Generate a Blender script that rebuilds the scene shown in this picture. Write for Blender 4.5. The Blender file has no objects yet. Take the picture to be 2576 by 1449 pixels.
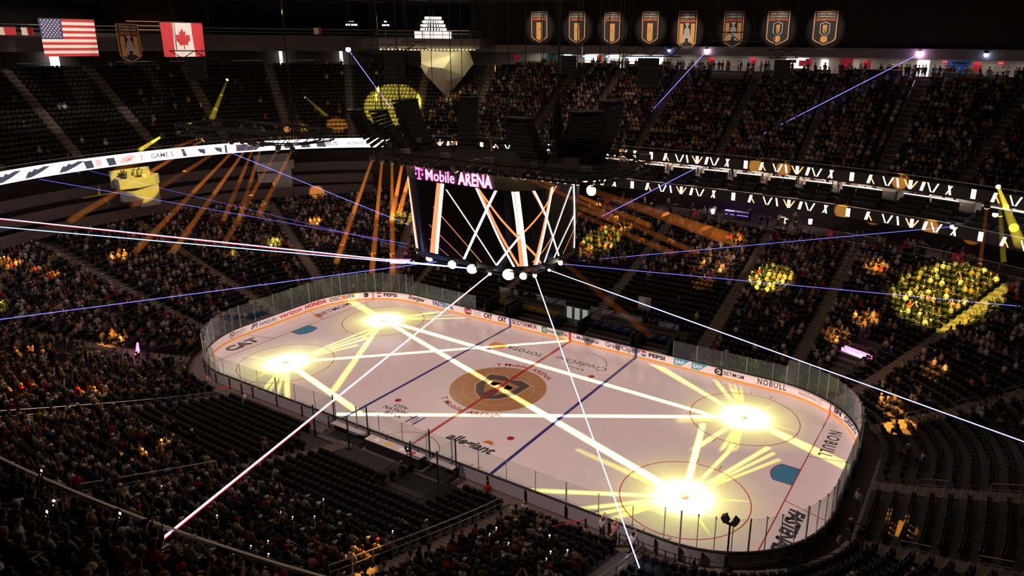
import bpy, bmesh, math, random
import numpy as np
from mathutils import Vector, Matrix
RND=random.Random(11)
SC=bpy.context.scene; COL=SC.collection
SC.view_settings.view_transform='Standard'; SC.view_settings.look='None'
SC.view_settings.exposure=0.0; SC.view_settings.gamma=1.0
try: SC.view_settings.use_curve_mapping=False
except Exception: pass
cy=SC.cycles
cy.max_bounces=4; cy.diffuse_bounces=2; cy.glossy_bounces=2; cy.transmission_bounces=4
cy.transparent_max_bounces=48; cy.volume_bounces=0
cy.sample_clamp_indirect=4.0; cy.sample_clamp_direct=0
cy.caustics_reflective=False; cy.caustics_refractive=False
# ---------------------------------------------------------------- materials
def _nodes(m):
    m.use_nodes=True; nt=m.node_tree; nt.nodes.clear(); return nt
MATS={}
def mat(name,col,rough=.6,metal=0.,spec=.4,emit=0.,ecol=None,var=.12,scale=3.,sample=True):
    if name in MATS: return MATS[name]
    m=bpy.data.materials.new(name); nt=_nodes(m); N=nt.nodes; L=nt.links
    o=N.new('ShaderNodeOutputMaterial'); b=N.new('ShaderNodeBsdfPrincipled'); L.new(b.outputs[0],o.inputs[0])
    b.inputs['Roughness'].default_value=rough; b.inputs['Metallic'].default_value=metal
    b.inputs['Specular IOR Level'].default_value=spec
    if var>0:
        tc=N.new('ShaderNodeTexCoord'); nz=N.new('ShaderNodeTexNoise'); nz.inputs['Scale'].default_value=scale; nz.inputs['Detail'].default_value=3
        L.new(tc.outputs['Object'],nz.inputs['Vector'])
        mx=N.new('ShaderNodeMix'); mx.data_type='RGBA'
        mx.inputs[6].default_value=(*[max(0,c*(1-var)) for c in col],1); mx.inputs[7].default_value=(*[min(1,c*(1+var)) for c in col],1)
        L.new(nz.outputs['Fac'],mx.inputs[0]); L.new(mx.outputs[2],b.inputs['Base Color'])
    else: b.inputs['Base Color'].default_value=(*col,1)
    if emit>0:
        b.inputs['Emission Color'].default_value=(*(ecol or col),1); b.inputs['Emission Strength'].default_value=emit
        if not sample: m.cycles.emission_sampling='NONE'
    MATS[name]=m; return m
def glow(name,col,strength,sample=False):
    return mat(name,(.02,.02,.02),.5,emit=strength,ecol=col,var=0,sample=sample)
def objcol(name,rough=.8,spec=.2):
    m=bpy.data.materials.new(name); nt=_nodes(m); N=nt.nodes; L=nt.links
    o=N.new('ShaderNodeOutputMaterial'); b=N.new('ShaderNodeBsdfPrincipled'); L.new(b.outputs[0],o.inputs[0])
    b.inputs['Roughness'].default_value=rough; b.inputs['Specular IOR Level'].default_value=spec
    oi=N.new('ShaderNodeObjectInfo'); nz=N.new('ShaderNodeTexNoise'); nz.inputs['Scale'].default_value=14
    tc=N.new('ShaderNodeTexCoord'); L.new(tc.outputs['Object'],nz.inputs['Vector'])
    mr=N.new('ShaderNodeMapRange'); mr.inputs[3].default_value=.8; mr.inputs[4].default_value=1.1
    L.new(nz.outputs['Fac'],mr.inputs[0])
    mx=N.new('ShaderNodeVectorMath'); mx.operation='SCALE'
    L.new(oi.outputs['Color'],mx.inputs[0]); L.new(mr.outputs[0],mx.inputs['Scale']); L.new(mx.outputs[0],b.inputs['Base Color'])
    MATS[name]=m; return m
def vcol(name,rough=.8):
    m=bpy.data.materials.new(name); nt=_nodes(m); N=nt.nodes; L=nt.links
    o=N.new('ShaderNodeOutputMaterial'); b=N.new('ShaderNodeBsdfPrincipled'); L.new(b.outputs[0],o.inputs[0])
    b.inputs['Roughness'].default_value=rough; b.inputs['Specular IOR Level'].default_value=.2
    a=N.new('ShaderNodeAttribute'); a.attribute_name='Col'; L.new(a.outputs['Color'],b.inputs['Base Color'])
    MATS[name]=m; return m
def glassmat(name,tint=(.93,.97,.95),spec=.06,rough=.02):
    m=bpy.data.materials.new(name); nt=_nodes(m); N=nt.nodes; L=nt.links
    o=N.new('ShaderNodeOutputMaterial'); t=N.new('ShaderNodeBsdfTransparent'); t.inputs[0].default_value=(*tint,1)
    g=N.new('ShaderNodeBsdfGlossy'); g.inputs['Roughness'].default_value=rough; g.inputs[0].default_value=(.72,.88,1,1)
    f=N.new('ShaderNodeLayerWeight'); f.inputs[0].default_value=.5
    pw=N.new('ShaderNodeMath'); pw.operation='POWER'; pw.inputs[1].default_value=4.; L.new(f.outputs['Facing'],pw.inputs[0]); mu=N.new('ShaderNodeMath'); mu.operation='MULTIPLY_ADD'; mu.inputs[1].default_value=.85; mu.inputs[2].default_value=spec; L.new(pw.outputs[0],mu.inputs[0])
    x=N.new('ShaderNodeMixShader'); L.new(mu.outputs[0],x.inputs[0]); L.new(t.outputs[0],x.inputs[1]); L.new(g.outputs[0],x.inputs[2]); L.new(x.outputs[0],o.inputs[0])
    MATS[name]=m; return m
# ---------------------------------------------------------------- mesh builder
class MB:
    def __init__(s): s.v=[]; s.f=[]; s.m=[]
    def add(s,vs,fs,mi=0):
        o=len(s.v); s.v.extend([tuple(p) for p in vs]); s.f.extend([tuple(i+o for i in f) for f in fs]); s.m.extend([mi]*len(fs)); return s
    def box(s,c,d,rz=0.,mi=0,M=None):
        x,y,z=d[0]/2,d[1]/2,d[2]/2
        p=[Vector((a*x,b*y,e*z)) for e in(-1,1) for b in(-1,1) for a in(-1,1)]
        if M is None: M=Matrix.Rotation(rz,3,'Z')
        p=[M@q+Vector(c) for q in p]
        return s.add(p,[(0,2,3,1),(4,5,7,6),(0,1,5,4),(2,6,7,3),(0,4,6,2),(1,3,7,5)],mi)
    def tube(s,p,q,r,n=6,r2=None,mi=0,cap=True):
        p=Vector(p);q=Vector(q);d=q-p
        if d.length<1e-6: return s
        d.normalize(); u=d.orthogonal().normalized(); w=d.cross(u); r2=r if r2 is None else r2
        vs=[p+(u*math.cos(2*math.pi*i/n)+w*math.sin(2*math.pi*i/n))*r for i in range(n)]+[q+(u*math.cos(2*math.pi*i/n)+w*math.sin(2*math.pi*i/n))*r2 for i in range(n)]
        fs=[(i,(i+1)%n,n+(i+1)%n,n+i) for i in range(n)]
        if cap: fs+=[tuple(range(n-1,-1,-1)),tuple(range(n,2*n))]
        return s.add(vs,fs,mi)
    def path(s,pts,r,n=6,mi=0):
        for a,b in zip(pts,pts[1:]): s.tube(a,b,r,n,mi=mi)
        return s
    def prism(s,poly,z0,z1,mi=0,T=None):
        n=len(poly); vs=[(x,y,z0) for x,y in poly]+[(x,y,z1) for x,y in poly]
        if T is not None: vs=[T@Vector(p) for p in vs]
        fs=[(i,(i+1)%n,n+(i+1)%n,n+i) for i in range(n)]+[tuple(range(n-1,-1,-1)),tuple(range(n,2*n))]
        return s.add(vs,fs,mi)
    def lathe(s,prof,n=12,c=(0,0,0),mi=0):
        vs=[];fs=[]
        for r,z in prof:
            for i in range(n): a=2*math.pi*i/n; vs.append((c[0]+r*math.cos(a),c[1]+r*math.sin(a),c[2]+z))
        for k in range(len(prof)-1):
            for i in range(n): j=(i+1)%n; fs.append((k*n+i,k*n+j,(k+1)*n+j,(k+1)*n+i))
        fs.append(tuple(range(n-1,-1,-1))); fs.append(tuple(range((len(prof)-1)*n,len(prof)*n)))
        return s.add(vs,fs,mi)
    def sweep(s,rings,closed=True,loop=False,mi=0,caps=True):
        k=len(rings[0]); vs=[p for r in rings for p in r]; fs=[]; n=len(rings)
        for i in range(n if loop else n-1):
            a=i*k;b=((i+1)%n)*k
            for j in range(k if closed else k-1):
                l=(j+1)%k; fs.append((a+j,a+l,b+l,b+j))
        if closed and caps and not loop: fs+=[tuple(range(k)),tuple(range((n-1)*k+k-1,(n-1)*k-1,-1))]
        return s.add(vs,fs,mi)
    def build(s,name,mats,parent=None,smooth=False,loc=None,rz=None):
        me=bpy.data.meshes.new(name); me.from_pydata(s.v,[],s.f); me.update()
        if not isinstance(mats,(list,tuple)): mats=[mats]
        for m in mats: me.materials.append(m)
        if len(mats)>1: me.polygons.foreach_set('material_index',s.m)
        if smooth: me.polygons.foreach_set('use_smooth',[True]*len(me.polygons))
        o=bpy.data.objects.new(name,me); COL.objects.link(o)
        if parent is not None: o.parent=parent
        if loc is not None: o.location=loc
        if rz is not None: o.rotation_euler=(0,0,rz)
        return o
def tag(o,label=None,cat=None,group=None,kind=None):
    if label: o['label']=label
    if cat: o['category']=cat
    if group: o['group']=group
    if kind: o['kind']=kind
    return o
def thing(name,label,cat,loc=(0,0,0),rz=0.,group=None):
    o=bpy.data.objects.new(name,None); COL.objects.link(o); o.location=loc; o.rotation_euler=(0,0,rz); o.empty_display_size=.2
    return tag(o,label,cat,group)
def struct(o): o['kind']='structure'; return o
def dup(o,parent=None):
    c=o.copy(); COL.objects.link(c); c.parent=parent
    for ch in o.children: dup(ch,c)
    return c
_TX={}
def text(sx,bold=0.,shear=0.,sp=1.):
    """letters as flat faces, height of capitals 1, starts at x=0 -> (verts2d, faces, width)"""
    key=(sx,bold,shear,sp)
    if key in _TX: return _TX[key]
    c=bpy.data.curves.new('lettering','FONT'); c.body=sx; c.size=1.38; c.resolution_u=2; c.offset=bold; c.shear=shear; c.space_character=sp
    o=bpy.data.objects.new('lettering',c); COL.objects.link(o)
    dg=bpy.context.evaluated_depsgraph_get(); me=bpy.data.meshes.new_from_object(o.evaluated_get(dg))
    vs=[(p.co.x,p.co.y) for p in me.vertices]; fs=[tuple(p.vertices) for p in me.polygons]
    bpy.data.objects.remove(o); bpy.data.curves.remove(c); bpy.data.meshes.remove(me)
    x0=min(v[0] for v in vs); x1=max(v[0] for v in vs); vs=[(x-x0,y) for x,y in vs]
    _TX[key]=(vs,fs,x1-x0); return _TX[key]
def ngon_text(mb,sx,fn,h,align='c',mi=0,bold=0.,shear=0.,sp=1.,width=None):
    vs,fs,w=text(sx,bold,shear,sp); kx=h if width is None else width/w; W=w*kx
    off={'c':-W/2,'l':0,'r':-W}[align]
    mb.add([fn(x*kx+off,y*h) for x,y in vs],fs,mi); return W
# ---------------------------------------------------------------- plan of the bowl
CX,CY,RR=21.95,4.42,8.53
LOW=(60,39.0,2.4); UP0=(58,40.3,2.35); UP1=(73,56.5,2.35); D0=1.7
NLOW,NUP=26,20
def lam(cx,cyy,dx,dy,c):
    a,b,n=c; b=b+(.7 if (cyy+dy*20)<-20 and b>39.5 else 0); lo,hi=0.,120.
    for _ in range(34):
        m=(lo+hi)/2
        if (abs(cx+m*dx)/a)**n+(abs(cyy+m*dy)/b)**n<1: lo=m
        else: hi=m
    return lo
RM=RR+12.; LX,LY=2*CX,2*CY; QA=math.pi/2*RM
QL=2*(LX+LY)+4*QA
def frame(q):
    q%=QL
    segs=[('l',LY,(CX,-CY),(0,1),(1,0)),('a',QA,(CX,CY),0),('l',LX,(CX,CY),(-1,0),(0,1)),('a',QA,(-CX,CY),1),('l',LY,(-CX,CY),(0,-1),(-1,0)),('a',QA,(-CX,-CY),2),('l',LX,(-CX,-CY),(1,0),(0,-1)),('a',QA,(CX,-CY),3)]
    for sg in segs:
        if q<=sg[1]:
            if sg[0]=='l': return (sg[2][0]+sg[3][0]*q,sg[2][1]+sg[3][1]*q,sg[4][0],sg[4][1])
            a=sg[3]*math.pi/2+q/RM; return (sg[2][0],sg[2][1],math.cos(a),math.sin(a))
        q-=sg[1]
    return (CX,-CY,1,0)
def qof(x,y):
    cx=max(-CX,min(CX,x)); cyy=max(-CY,min(CY,y)); dx,dy=x-cx,y-cyy; a=math.atan2(dy,dx)
    if abs(x)<=CX and abs(y)>CY: return LY+QA+(CX-x) if y>0 else 2*LY+LX+3*QA+(x+CX)
    if abs(y)<=CY: return (y+CY) if x>0 else LY+2*QA+LX+(CY-y)
    if x>0 and y>0: return LY+a*RM
    if x<0 and y>0: return LY+QA+LX+(a-math.pi/2)*RM
    if x<0: return 2*LY+2*QA+LX+(a+math.pi)*RM
    return 2*LY+2*LX+3*QA+(a+math.pi/2)*RM
def z_low(t): return .4+8.0*max(t,0)**1.12
def z_up(t): return 16.2+10.6*t
_FC={}
def fr(q):
    k=round(q%QL,3)
    if k not in _FC:
        c=frame(k); _FC[k]=(c,lam(*c,LOW),lam(*c,UP0),lam(*c,UP1))
    return _FC[k]
def P(tier,q,t,off=0.):
    c,l,u0,u1=fr(q)
    r=(RR+D0+t*(l-RR-D0)) if tier=='low' else (u0+t*(u1-u0))
    r+=off; return (c[0]+c[2]*r,c[1]+c[3]*r)
def Poff(q,d):           # distance d outside the ice edge
    c=fr(q)[0]; r=RR+d; return (c[0]+c[2]*r,c[1]+c[3]*r)
def Pcurve(q,curve,off=0.):
    c=fr(q)[0]; r=lam(*c,curve)+off; return (c[0]+c[2]*r,c[1]+c[3]*r)
def yaw_in(q):           # heading of a person looking at the ice
    c=fr(q)[0]; return math.atan2(-c[3],-c[2])-math.pi/2
def qs(n,a=0.,b=None): 
    b=QL if b is None else b; return [a+(b-a)*i/n for i in range(n+(0 if b-a>=QL-1e-6 else 1))]
# ---------------------------------------------------------------- camera
CAM=(36.31,-49.08,30.56); YAW,PITCH,ROLL=2.1182,-.2983,.0074; FPX,PCX,PCY=1828.24,1404.46,668.12
def cam_axes():
    d=Vector((math.cos(PITCH)*math.cos(YAW),math.cos(PITCH)*math.sin(YAW),math.sin(PITCH))); r=d.cross(Vector((0,0,1))).normalized(); u=r.cross(d)
    c,s=math.cos(ROLL),math.sin(ROLL); return d,c*r+s*u,-s*r+c*u
_d,_r,_u=cam_axes()
cd=bpy.data.cameras.new('camera'); co=bpy.data.objects.new('camera',cd); COL.objects.link(co); SC.camera=co
co.matrix_world=Matrix(((_r.x,_u.x,-_d.x,CAM[0]),(_r.y,_u.y,-_d.y,CAM[1]),(_r.z,_u.z,-_d.z,CAM[2]),(0,0,0,1)))
cd.sensor_fit='HORIZONTAL'; cd.sensor_width=36; cd.lens=36*FPX/2576; cd.shift_x=-(PCX-1288)/2576; cd.shift_y=(PCY-724.5)/2576; cd.clip_end=600
def proj(x,y,z):
    D=Vector((x,y,z))-Vector(CAM); w=D.dot(_d)
    if w<1: return None
    return PCX+FPX*D.dot(_r)/w,PCY-FPX*D.dot(_u)/w,w
def inview(x,y,z,m=150):
    p=proj(x,y,z); return p is not None and -m<p[0]<2576+m and -m<p[1]<1449+m
# ---------------------------------------------------------------- ice sheet and its paint
def icemat(name,col,rough=.13):
    return mat(name,col,rough,spec=.5,var=.05,scale=.6)
M_ICE=icemat('ice white',(.80,.76,.76)); M_RED=icemat('ice red',(.42,.03,.03)); M_BLUE=icemat('ice blue',(.05,.05,.22)); M_CREASE=icemat('crease blue',(.06,.25,.42))
M_ITXT=icemat('ice lettering grey',(.06,.06,.075)); M_GOLD=icemat('emblem gold',(.46,.25,.12)); M_DGREY=icemat('emblem steel',(.11,.09,.08)); M_TAN=icemat('emblem tan',(.62,.42,.26)); M_ORG=icemat('ice orange',(.75,.26,.05)); M_PINK=icemat('ice magenta',(.55,.05,.12))
def arc(cx,cyy,r,a0,a1,n): return [(cx+r*math.cos(a0+(a1-a0)*i/n),cyy+r*math.sin(a0+(a1-a0)*i/n)) for i in range(n+1)]
def ring_(mb,cx,cyy,r0,r1,z,a0=0,a1=2*math.pi,n=48,mi=0):
    A=arc(cx,cyy,r0,a0,a1,n);B=arc(cx,cyy,r1,a0,a1,n)
    return mb.add([(x,y,z) for x,y in A]+[(x,y,z) for x,y in B],[(i,i+1,n+2+i,n+1+i) for i in range(n)],mi)
def flat(mb,poly,z,mi=0): return mb.add([(x,y,z) for x,y in poly],[tuple(range(len(poly)))],mi)
def rect(mb,x0,x1,y0,y1,z,mi=0): return flat(mb,[(x0,y0),(x1,y0),(x1,y1),(x0,y1)],z,mi)
ice=thing('ice_rink','white ice hockey rink painted with lines and sponsor lettering','ice rink')
b=MB(); rim=[Poff(q,.02) for q in qs(160)]; b.prism(rim,-.06,0.); b.build('ice_surface',M_ICE,ice)
Z1,Z2,Z3,Z4=.004,.007,.010,.013
for sx in(-1,1):
    b=MB(); dy=CY+math.sqrt(RR**2-(27.13-CX)**2); rect(b,sx*27.13-.04,sx*27.13+.04,-dy,dy,Z1); b.build('goal_line',M_RED,ice)
    b=MB()
    for s2 in(-1,1):
        b=MB(); flat(b,[(sx*27.13,s2*3.35-.035),(sx*30.46,s2*4.27-.035),(sx*30.46,s2*4.27+.035),(sx*27.13,s2*3.35+.035)],Z1); b.build('trapezoid_line',M_RED,ice)
    b=MB(); rect(b,sx*7.77-.15,sx*7.77+.15,-12.95,12.95,Z1); b.build('blue_line',M_BLUE,ice)
    b=MB(); a=math.asin(1.22/1.83); p=[(sx*27.09,-1.22)]+[(sx*(27.09-1.83*math.cos(t)),1.83*math.sin(t)) for t in np.linspace(-a,a,16)]+[(sx*27.09,1.22)]
    flat(b,p if sx<0 else p[::-1],Z1)
    cr=b.build('goal_crease',M_CREASE,ice)
    b=MB(); 
    for k in range(len(p)-1): 
        (x0,y0),(x1,y1)=p[k],p[k+1]; l=math.hypot(x1-x0,y1-y0); nx,ny=-(y1-y0)/l*.03,(x1-x0)/l*.03
        flat(b,[(x0-nx,y0-ny),(x1-nx,y1-ny),(x1+nx,y1+ny),(x0+nx,y0+ny)],Z2)
    b.build('crease_outline',M_RED,ice)
    for s2 in(-1,1):
        b=MB(); X,Y=sx*21.03,s2*6.71; ring_(b,X,Y,4.53,4.60,Z1)
        for u in(-1,1):
            for w in(-1,1):
                rect(b,X+w*.9-.03,X+w*.9+.03,Y+u*4.6 if u>0 else Y-5.2,Y+5.2 if u>0 else Y-4.6,Z1)
        b.build('faceoff_circle',M_RED,ice)
        for u in(-1,1):
            for w in(-1,1):
                b=MB(); rect(b,*sorted((X+u*.6,X+u*1.8)),Y+w*.45-.02,Y+w*.45+.02,Z1); rect(b,X+u*.6-.02,X+u*.6+.02,*sorted((Y+w*.45,Y+w*1.3)),Z1); b.build('faceoff_mark',M_RED,ice)
        b=MB(); flat(b,arc(X,Y,.3,0,2*math.pi,20)[:-1],Z2); b.build('faceoff_dot',M_RED,ice)
        b=MB(); flat(b,arc(sx*6.1,s2*6.71,.3,0,2*math.pi,20)[:-1],Z2); b.build('faceoff_dot',M_RED,ice)
b=MB(); rect(b,-.15,.15,-12.95,-4.6,Z1); rect(b,-.15,.15,4.6,12.95,Z1); rect(b,-.15,.15,-4.6,4.6,Z4)
for i in range(-42,43):
    if abs(i*.3)>4.6: rect(b,-.06,.06,i*.3-.06,i*.3+.06,Z2,1)
b.build('center_line',[M_RED,M_TAN],ice)
b=MB(); ring_(b,0,-12.95,3.0,3.06,Z1,0,math.pi,30); b.build('referee_crease',M_RED,ice)
# centre emblem : round gold medallion with a dark helmet shield
b=MB(); flat(b,arc(0,0,4.5,0,2*math.pi,64)[:-1],Z1,0); ring_(b,0,0,3.25,3.32,Z2,mi=1); ring_(b,0,0,4.44,4.5,Z2,mi=1); flat(b,arc(0,0,3.25,0,2*math.pi,48)[:-1],Z2,2)
for k in range(30):
    a=k*math.tau/30; T=Matrix.Rotation(a,3,'Z'); b.add([T@Vector(p) for p in((3.36,-.015,Z2),(4.42,-.015,Z2),(4.42,.015,Z2),(3.36,.015,Z2))],[(0,1,2,3)],1)
sh=[(-2.3,1.9),(-1.0,2.35),(0,1.95),(1.0,2.35),(2.3,1.9),(2.15,-.5),(1.3,-1.7),(0,-2.6),(-1.3,-1.7),(-2.15,-.5)]
flat(b,sh[::-1],Z3,3); flat(b,[(x*1.08,y*1.08) for x,y in sh][::-1],Z2+.001,4)
hel=[(-1.55,1.2),(0,1.5),(1.55,1.2),(1.45,-.1),(.55,-1.5),(.25,.2),(0,.55),(-.25,.2),(-.55,-1.5),(-1.45,-.1)]
flat(b,hel[::-1],Z3+.002,0); flat(b,[(-1.2,.75),(-.3,.95),(-.55,.1),(-1.1,.2)],Z4-.001,3); flat(b,[(1.2,.75),(1.1,.2),(.55,.1),(.3,.95)],Z4-.001,3)
b.build('center_emblem',[M_GOLD,M_TAN,M_GOLD,M_DGREY,M_TAN],ice)
def arctext(mb,sx,r,top,h,mi=0,bold=.02):
    vs,fs,w=text(sx,bold); k=h
    def fn(x,y):
        a=(x-w/2)*k/r
        if top: a=math.pi/2-a; rr=r+y*k
        else: a=-math.pi/2+a; rr=r-y*k+k
        return (rr*math.cos(a),rr*math.sin(a),Z2)
    mb.add([fn(x,y) for x,y in vs],fs if not top else fs,mi)
b=MB(); arctext(b,'T Mobile  ARENA',4.78,True,.62); arctext(b,'T Mobile  ARENA',4.78,False,.62); b.build('arena_lettering',M_RED,ice)
def ice_text(name,sx,x,y,ang,h,m,bold=.02,shear=0,flipy=False,sp=1.,width=None):
    b=MB(); c,s=math.cos(ang),math.sin(ang)
    ngon_text(b,sx,lambda u,v:(x+c*u-s*v,y+s*u+c*v,Z2),h,bold=bold,shear=shear,sp=sp,width=width); return b,name,m
def fin(t,*extra): return t[0].build(t[1],[t[2],*extra] if extra else t[2],ice)
t=ice_text('sponsor_lettering','allegiant',3.9,-9.5,-.03,1.0,M_ITXT,.045,.25); 
for k in range(19):
    a=math.pi*k/18; flat(t[0],[(5.0+.30*math.cos(a-.06),-8.35+.30*math.sin(a-.06)),(5.0+.8*math.cos(a),-8.35+.8*math.sin(a)),(5.0+.30*math.cos(a+.06),-8.35+.30*math.sin(a+.06))],Z1,1)
flat(t[0],arc(5.0,-8.35,.42,0,math.pi,14),Z1,1); t[0].m=t[0].m; fin(t,M_ORG)
t=ice_text('sponsor_lettering','TOYOTA',-2.6,8.6,math.pi,.75,M_ITXT,.03); rect(t[0],-6.7,-5.0,7.3,8.6,Z1,1); ring_(t[0],-5.85,7.95,.42,.48,Z2,mi=2); ring_(t[0],-5.85,8.0,.2,.25,Z2,mi=2); fin(t,M_ORG,M_TAN)
t=ice_text('sponsor_lettering','CreditOne',3.8,9.1,math.pi,.95,M_ITXT,.0,.3); ngon_text(t[0],'B A N K',lambda u,v:(3.8-u,7.7-v,Z2),.4,bold=.01); ring_(t[0],3.8,8.8,2.5,2.56,Z1,.2,1.9,20); fin(t)
t=ice_text('sponsor_lettering','CITY',-5.0,-7.75,-.04,.5,M_ITXT,.03)
for s_,yy in(('NATIONAL',-8.4),('BANK',-9.05)): ngon_text(t[0],s_,lambda u,v:(-4.6+u,yy+v,Z2),.5,bold=.02)
for k in range(4): flat(t[0],[(-2.9+.12*k,-8.1-.28*k),(-2.3+.12*k,-8.1-.28*k),(-2.3+.12*k,-8.18-.28*k),(-2.9+.12*k,-8.18-.28*k)][::-1],Z2,1)
for xx in(-2.95,-2.15): flat(t[0],[(xx,-9.3),(xx+.14,-9.3),(xx+.25,-7.8),(xx+.11,-7.8)],Z2,1)
fin(t,M_BLUE)
t=ice_text('sponsor_lettering','NOBULL',27.75,6.25,-math.pi/2,1.0,M_ITXT,.03,0,sp=1.25,width=4.5); fin(t)
t=ice_text('sponsor_lettering','FASTENAL',27.75,-6.5,-math.pi/2,1.05,M_ITXT,.06,.2,sp=.8,width=4.9); fin(t)
t=ice_text('sponsor_lettering','CAT',-28.0,-6.2,math.pi/2,1.3,M_ITXT,.08); flat(t[0],[(-28.0,-6.7),(-28.0,-5.6),(-28.7,-6.15)][::-1],Z1,1); fin(t,M_ORG)
t=ice_text('sponsor_lettering','BETMGM',-28.2,6.3,math.pi/2,.9,M_ITXT,.02); rect(t[0],-29.0,-27.9,3.4,4.0,Z1,1); fin(t,M_ORG)
# ---------------------------------------------------------------- dasher boards and glass
M_BOARD=mat('board white',(.86,.84,.84),.35,var=.03); M_KICK=mat('kick plate yellow',(.83,.42,.05),.4,var=.05); M_CAP=mat('cap rail black',(.02,.02,.02),.5); M_BACK=mat('board back grey',(.30,.30,.33),.6); M_POST=mat('glass post steel',(.5,.5,.5),.4,metal=.6)
M_GLASS=glassmat('rink glass',(.95,.97,.96),.055)
boards=thing('dasher_boards','white dasher boards with yellow kick plate, sponsor adverts and tall clear glass','dasher boards')
QB=qs(176)
def loopsweep(name,prof,m,parent,n=QB): 
    b=MB(); b.sweep([[(*Poff(q,d),z) for d,z in prof] for q in n],True,True); return b.build(name,m,parent)
loopsweep('board_wall',[(.03,.2),(.11,.2),(.11,1.02),(.03,1.02)],M_BOARD,boards)
loopsweep('kick_plate',[(.02,0),(.11,0),(.11,.2),(.02,.2)],M_KICK,boards)
loopsweep('cap_rail',[(.01,1.02),(.16,1.02),(.16,1.10),(.01,1.10)],M_CAP,boards)
loopsweep('board_back',[(.12,.02),(.15,.02),(.15,.98),(.12,.98)],M_BACK,boards)
for i in range(72):
    q=i*QL/72; c=fr(q)[0]; x,y=Poff(q,.22); b=MB(); b.box((x,y,.5),(.14,.06,.96),math.atan2(c[3],c[2])); b.build('board_strut',M_CAP,boards)
def gh(q):               # glass height; none in front of the players' benches and the scorer's table
    x,y=Poff(q,0)
    if y>12.5 and -11.3<x<10.7: return 0
    if abs(x)>22 : return 3.45
    return 2.75
NG=96
for i in range(NG):
    q0=i*QL/NG; q1=(i+1)*QL/NG; h=min(gh(q0),gh(q1)) if gh(q0)*gh(q1)>0 else 0
    h0=h or max(gh(q0),0)
    if h:
        b=MB(); rr=[]
        for k in range(4):
            q=q0+(q1-q0)*(.012+.976*k/3); A=Poff(q,.07);B=Poff(q,.085); rr.append([(*A,1.1),(*A,h),(*B,h),(*B,1.1)])
        b.sweep(rr,True); b.build('glass_panel',M_GLASS,boards)
    if h0:
        b=MB(); c=fr(q0)[0]; x,y=Poff(q0,.12); w=.05 if i%4 else .09
        b.box((x,y,(1.1+h0)/2),(w,w,h0-1.1),math.atan2(c[3],c[2]))
        if abs(x)>22.5: b.box((x,y,h0+.03),(.14,.1,.08),math.atan2(c[3],c[2]))
        b.build('glass_post',M_POST,boards)
# adverts printed on the inner face
CT={k:mat('advert '+k,c,.4,var=0) for k,c in dict(black=(.015,.015,.02),navy=(.04,.06,.2),red=(.62,.03,.02),orange=(.85,.25,.05),blue=(.04,.14,.42),green=(.02,.32,.14),cyan=(.05,.42,.62),white=(.85,.85,.85),brown=(.2,.06,.03),gold=(.8,.5,.05)).items()}
_bq=[i*.05 for i in range(int(QL/.05)+2)]; _bs=[0.]
for a_,c_ in zip(_bq,_bq[1:]): _bs.append(_bs[-1]+math.dist(Poff(a_,0),Poff(c_,0)))
def q2s(q): return float(np.interp(q,_bq,_bs))
def s2q(s): return float(np.interp(s,_bs,_bq))
def bpt(qc,u,v,d=.022):   # u metres along the board, left to right seen from the ice
    x,y=Poff(s2q(q2s(qc)-u),d); return (x,y,v)
def advert(q0,q1,sx,m,h=.42,z=.42,bold=.03,shear=0,sp=1.,parts=(),fit=True):
    b=MB(); qc=s2q((q2s(q0)+q2s(q1))/2)
    if sx: ngon_text(b,sx,lambda u,v:bpt(qc,u,z+v),h,bold=bold,shear=shear,sp=sp,width=abs(q2s(q0)-q2s(q1)) if fit else None)
    mats=[CT[m]]
    for col,poly,dd in parts:
        mats.append(CT[col]); qm=qc
        b.add([bpt(qm,u,v,.022-dd) for u,v in poly],[tuple(range(len(poly)))],len(mats)-1)
    return b.build('advert',mats,boards)
def cir(cx,cyy,r,n=20,a0=0,a1=2*math.pi,k=1): return [(cx+r*k*math.cos(a0+(a1-a0)*i/n),cyy+r*math.sin(a0+(a1-a0)*i/n)) for i in range(n)]
bx=lambda x0,x1,y0,y1:[(x0,y0),(x1,y0),(x1,y1),(x0,y1)]
advert(129.3,126.05,'NAQVI','black',.36,.5,.0); advert(128.9,126.4,'INJURY LAW','black',.12,.3,0); advert(130.6,129.6,'N','black',.5,.4,.02,parts=[('black',cir(0,.62,.36)+cir(0,.62,.31)[::-1],.0)])
advert(125.3,124.55,'F','navy',.5,.4,.05,.3,parts=[('navy',[(.2,.9),(.5,.9),(.35,.4),(.25,.4),(.35,.8),(.2,.8)],0)]); advert(124.2,121.95,'FANDUEL','navy',.4,.42,.02)
advert(121.6,118.5,'verizon','red',.55,.42,.03); advert(118.0,111.9,'HONDA','red',.45,.45,.07)
advert(110.9,103.5,'DISCOVER','black',.48,.42,.02,parts=[('white',cir(.20,.66,.30),.002),('orange',cir(.20,.66,.25),.004)])
advert(101.0,99.9,'abc','white',.22,.56,.02,parts=[('black',cir(0,.64,.3),-.001)])
def pepsi(q0,q1,t0,t1):
    w=.33; k=1.; c_=q2s((q0+q1)/2)
    advert(s2q(c_+w*.8),s2q(c_-w*.8),'PEPSI','black',.14,.57,.02,parts=[('red',cir(0,.64,.33,14,0,math.pi,k),-.001),('blue',cir(0,.64,.33,14,math.pi,2*math.pi,k),-.001),('white',bx(-w,w,.53,.75),-.0005)]); advert(t0,t1,'PEPSI','black',.4,.44,.06)
pepsi(97.3,95.9,95.3,91.2); advert(87.25,83.3,'Energizer','black',.5,.45,.03,.25,.85); advert(82.15,78.9,'FASTENAL','blue',.55,.4,.06,.1,.85)
advert(77.5,76.1,'SUBS','white',.22,.53,.02,parts=[('navy',cir(0,.64,.4,k=1.5),-.002),('red',bx(-.48,.48,.44,.84),-.001)])
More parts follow.
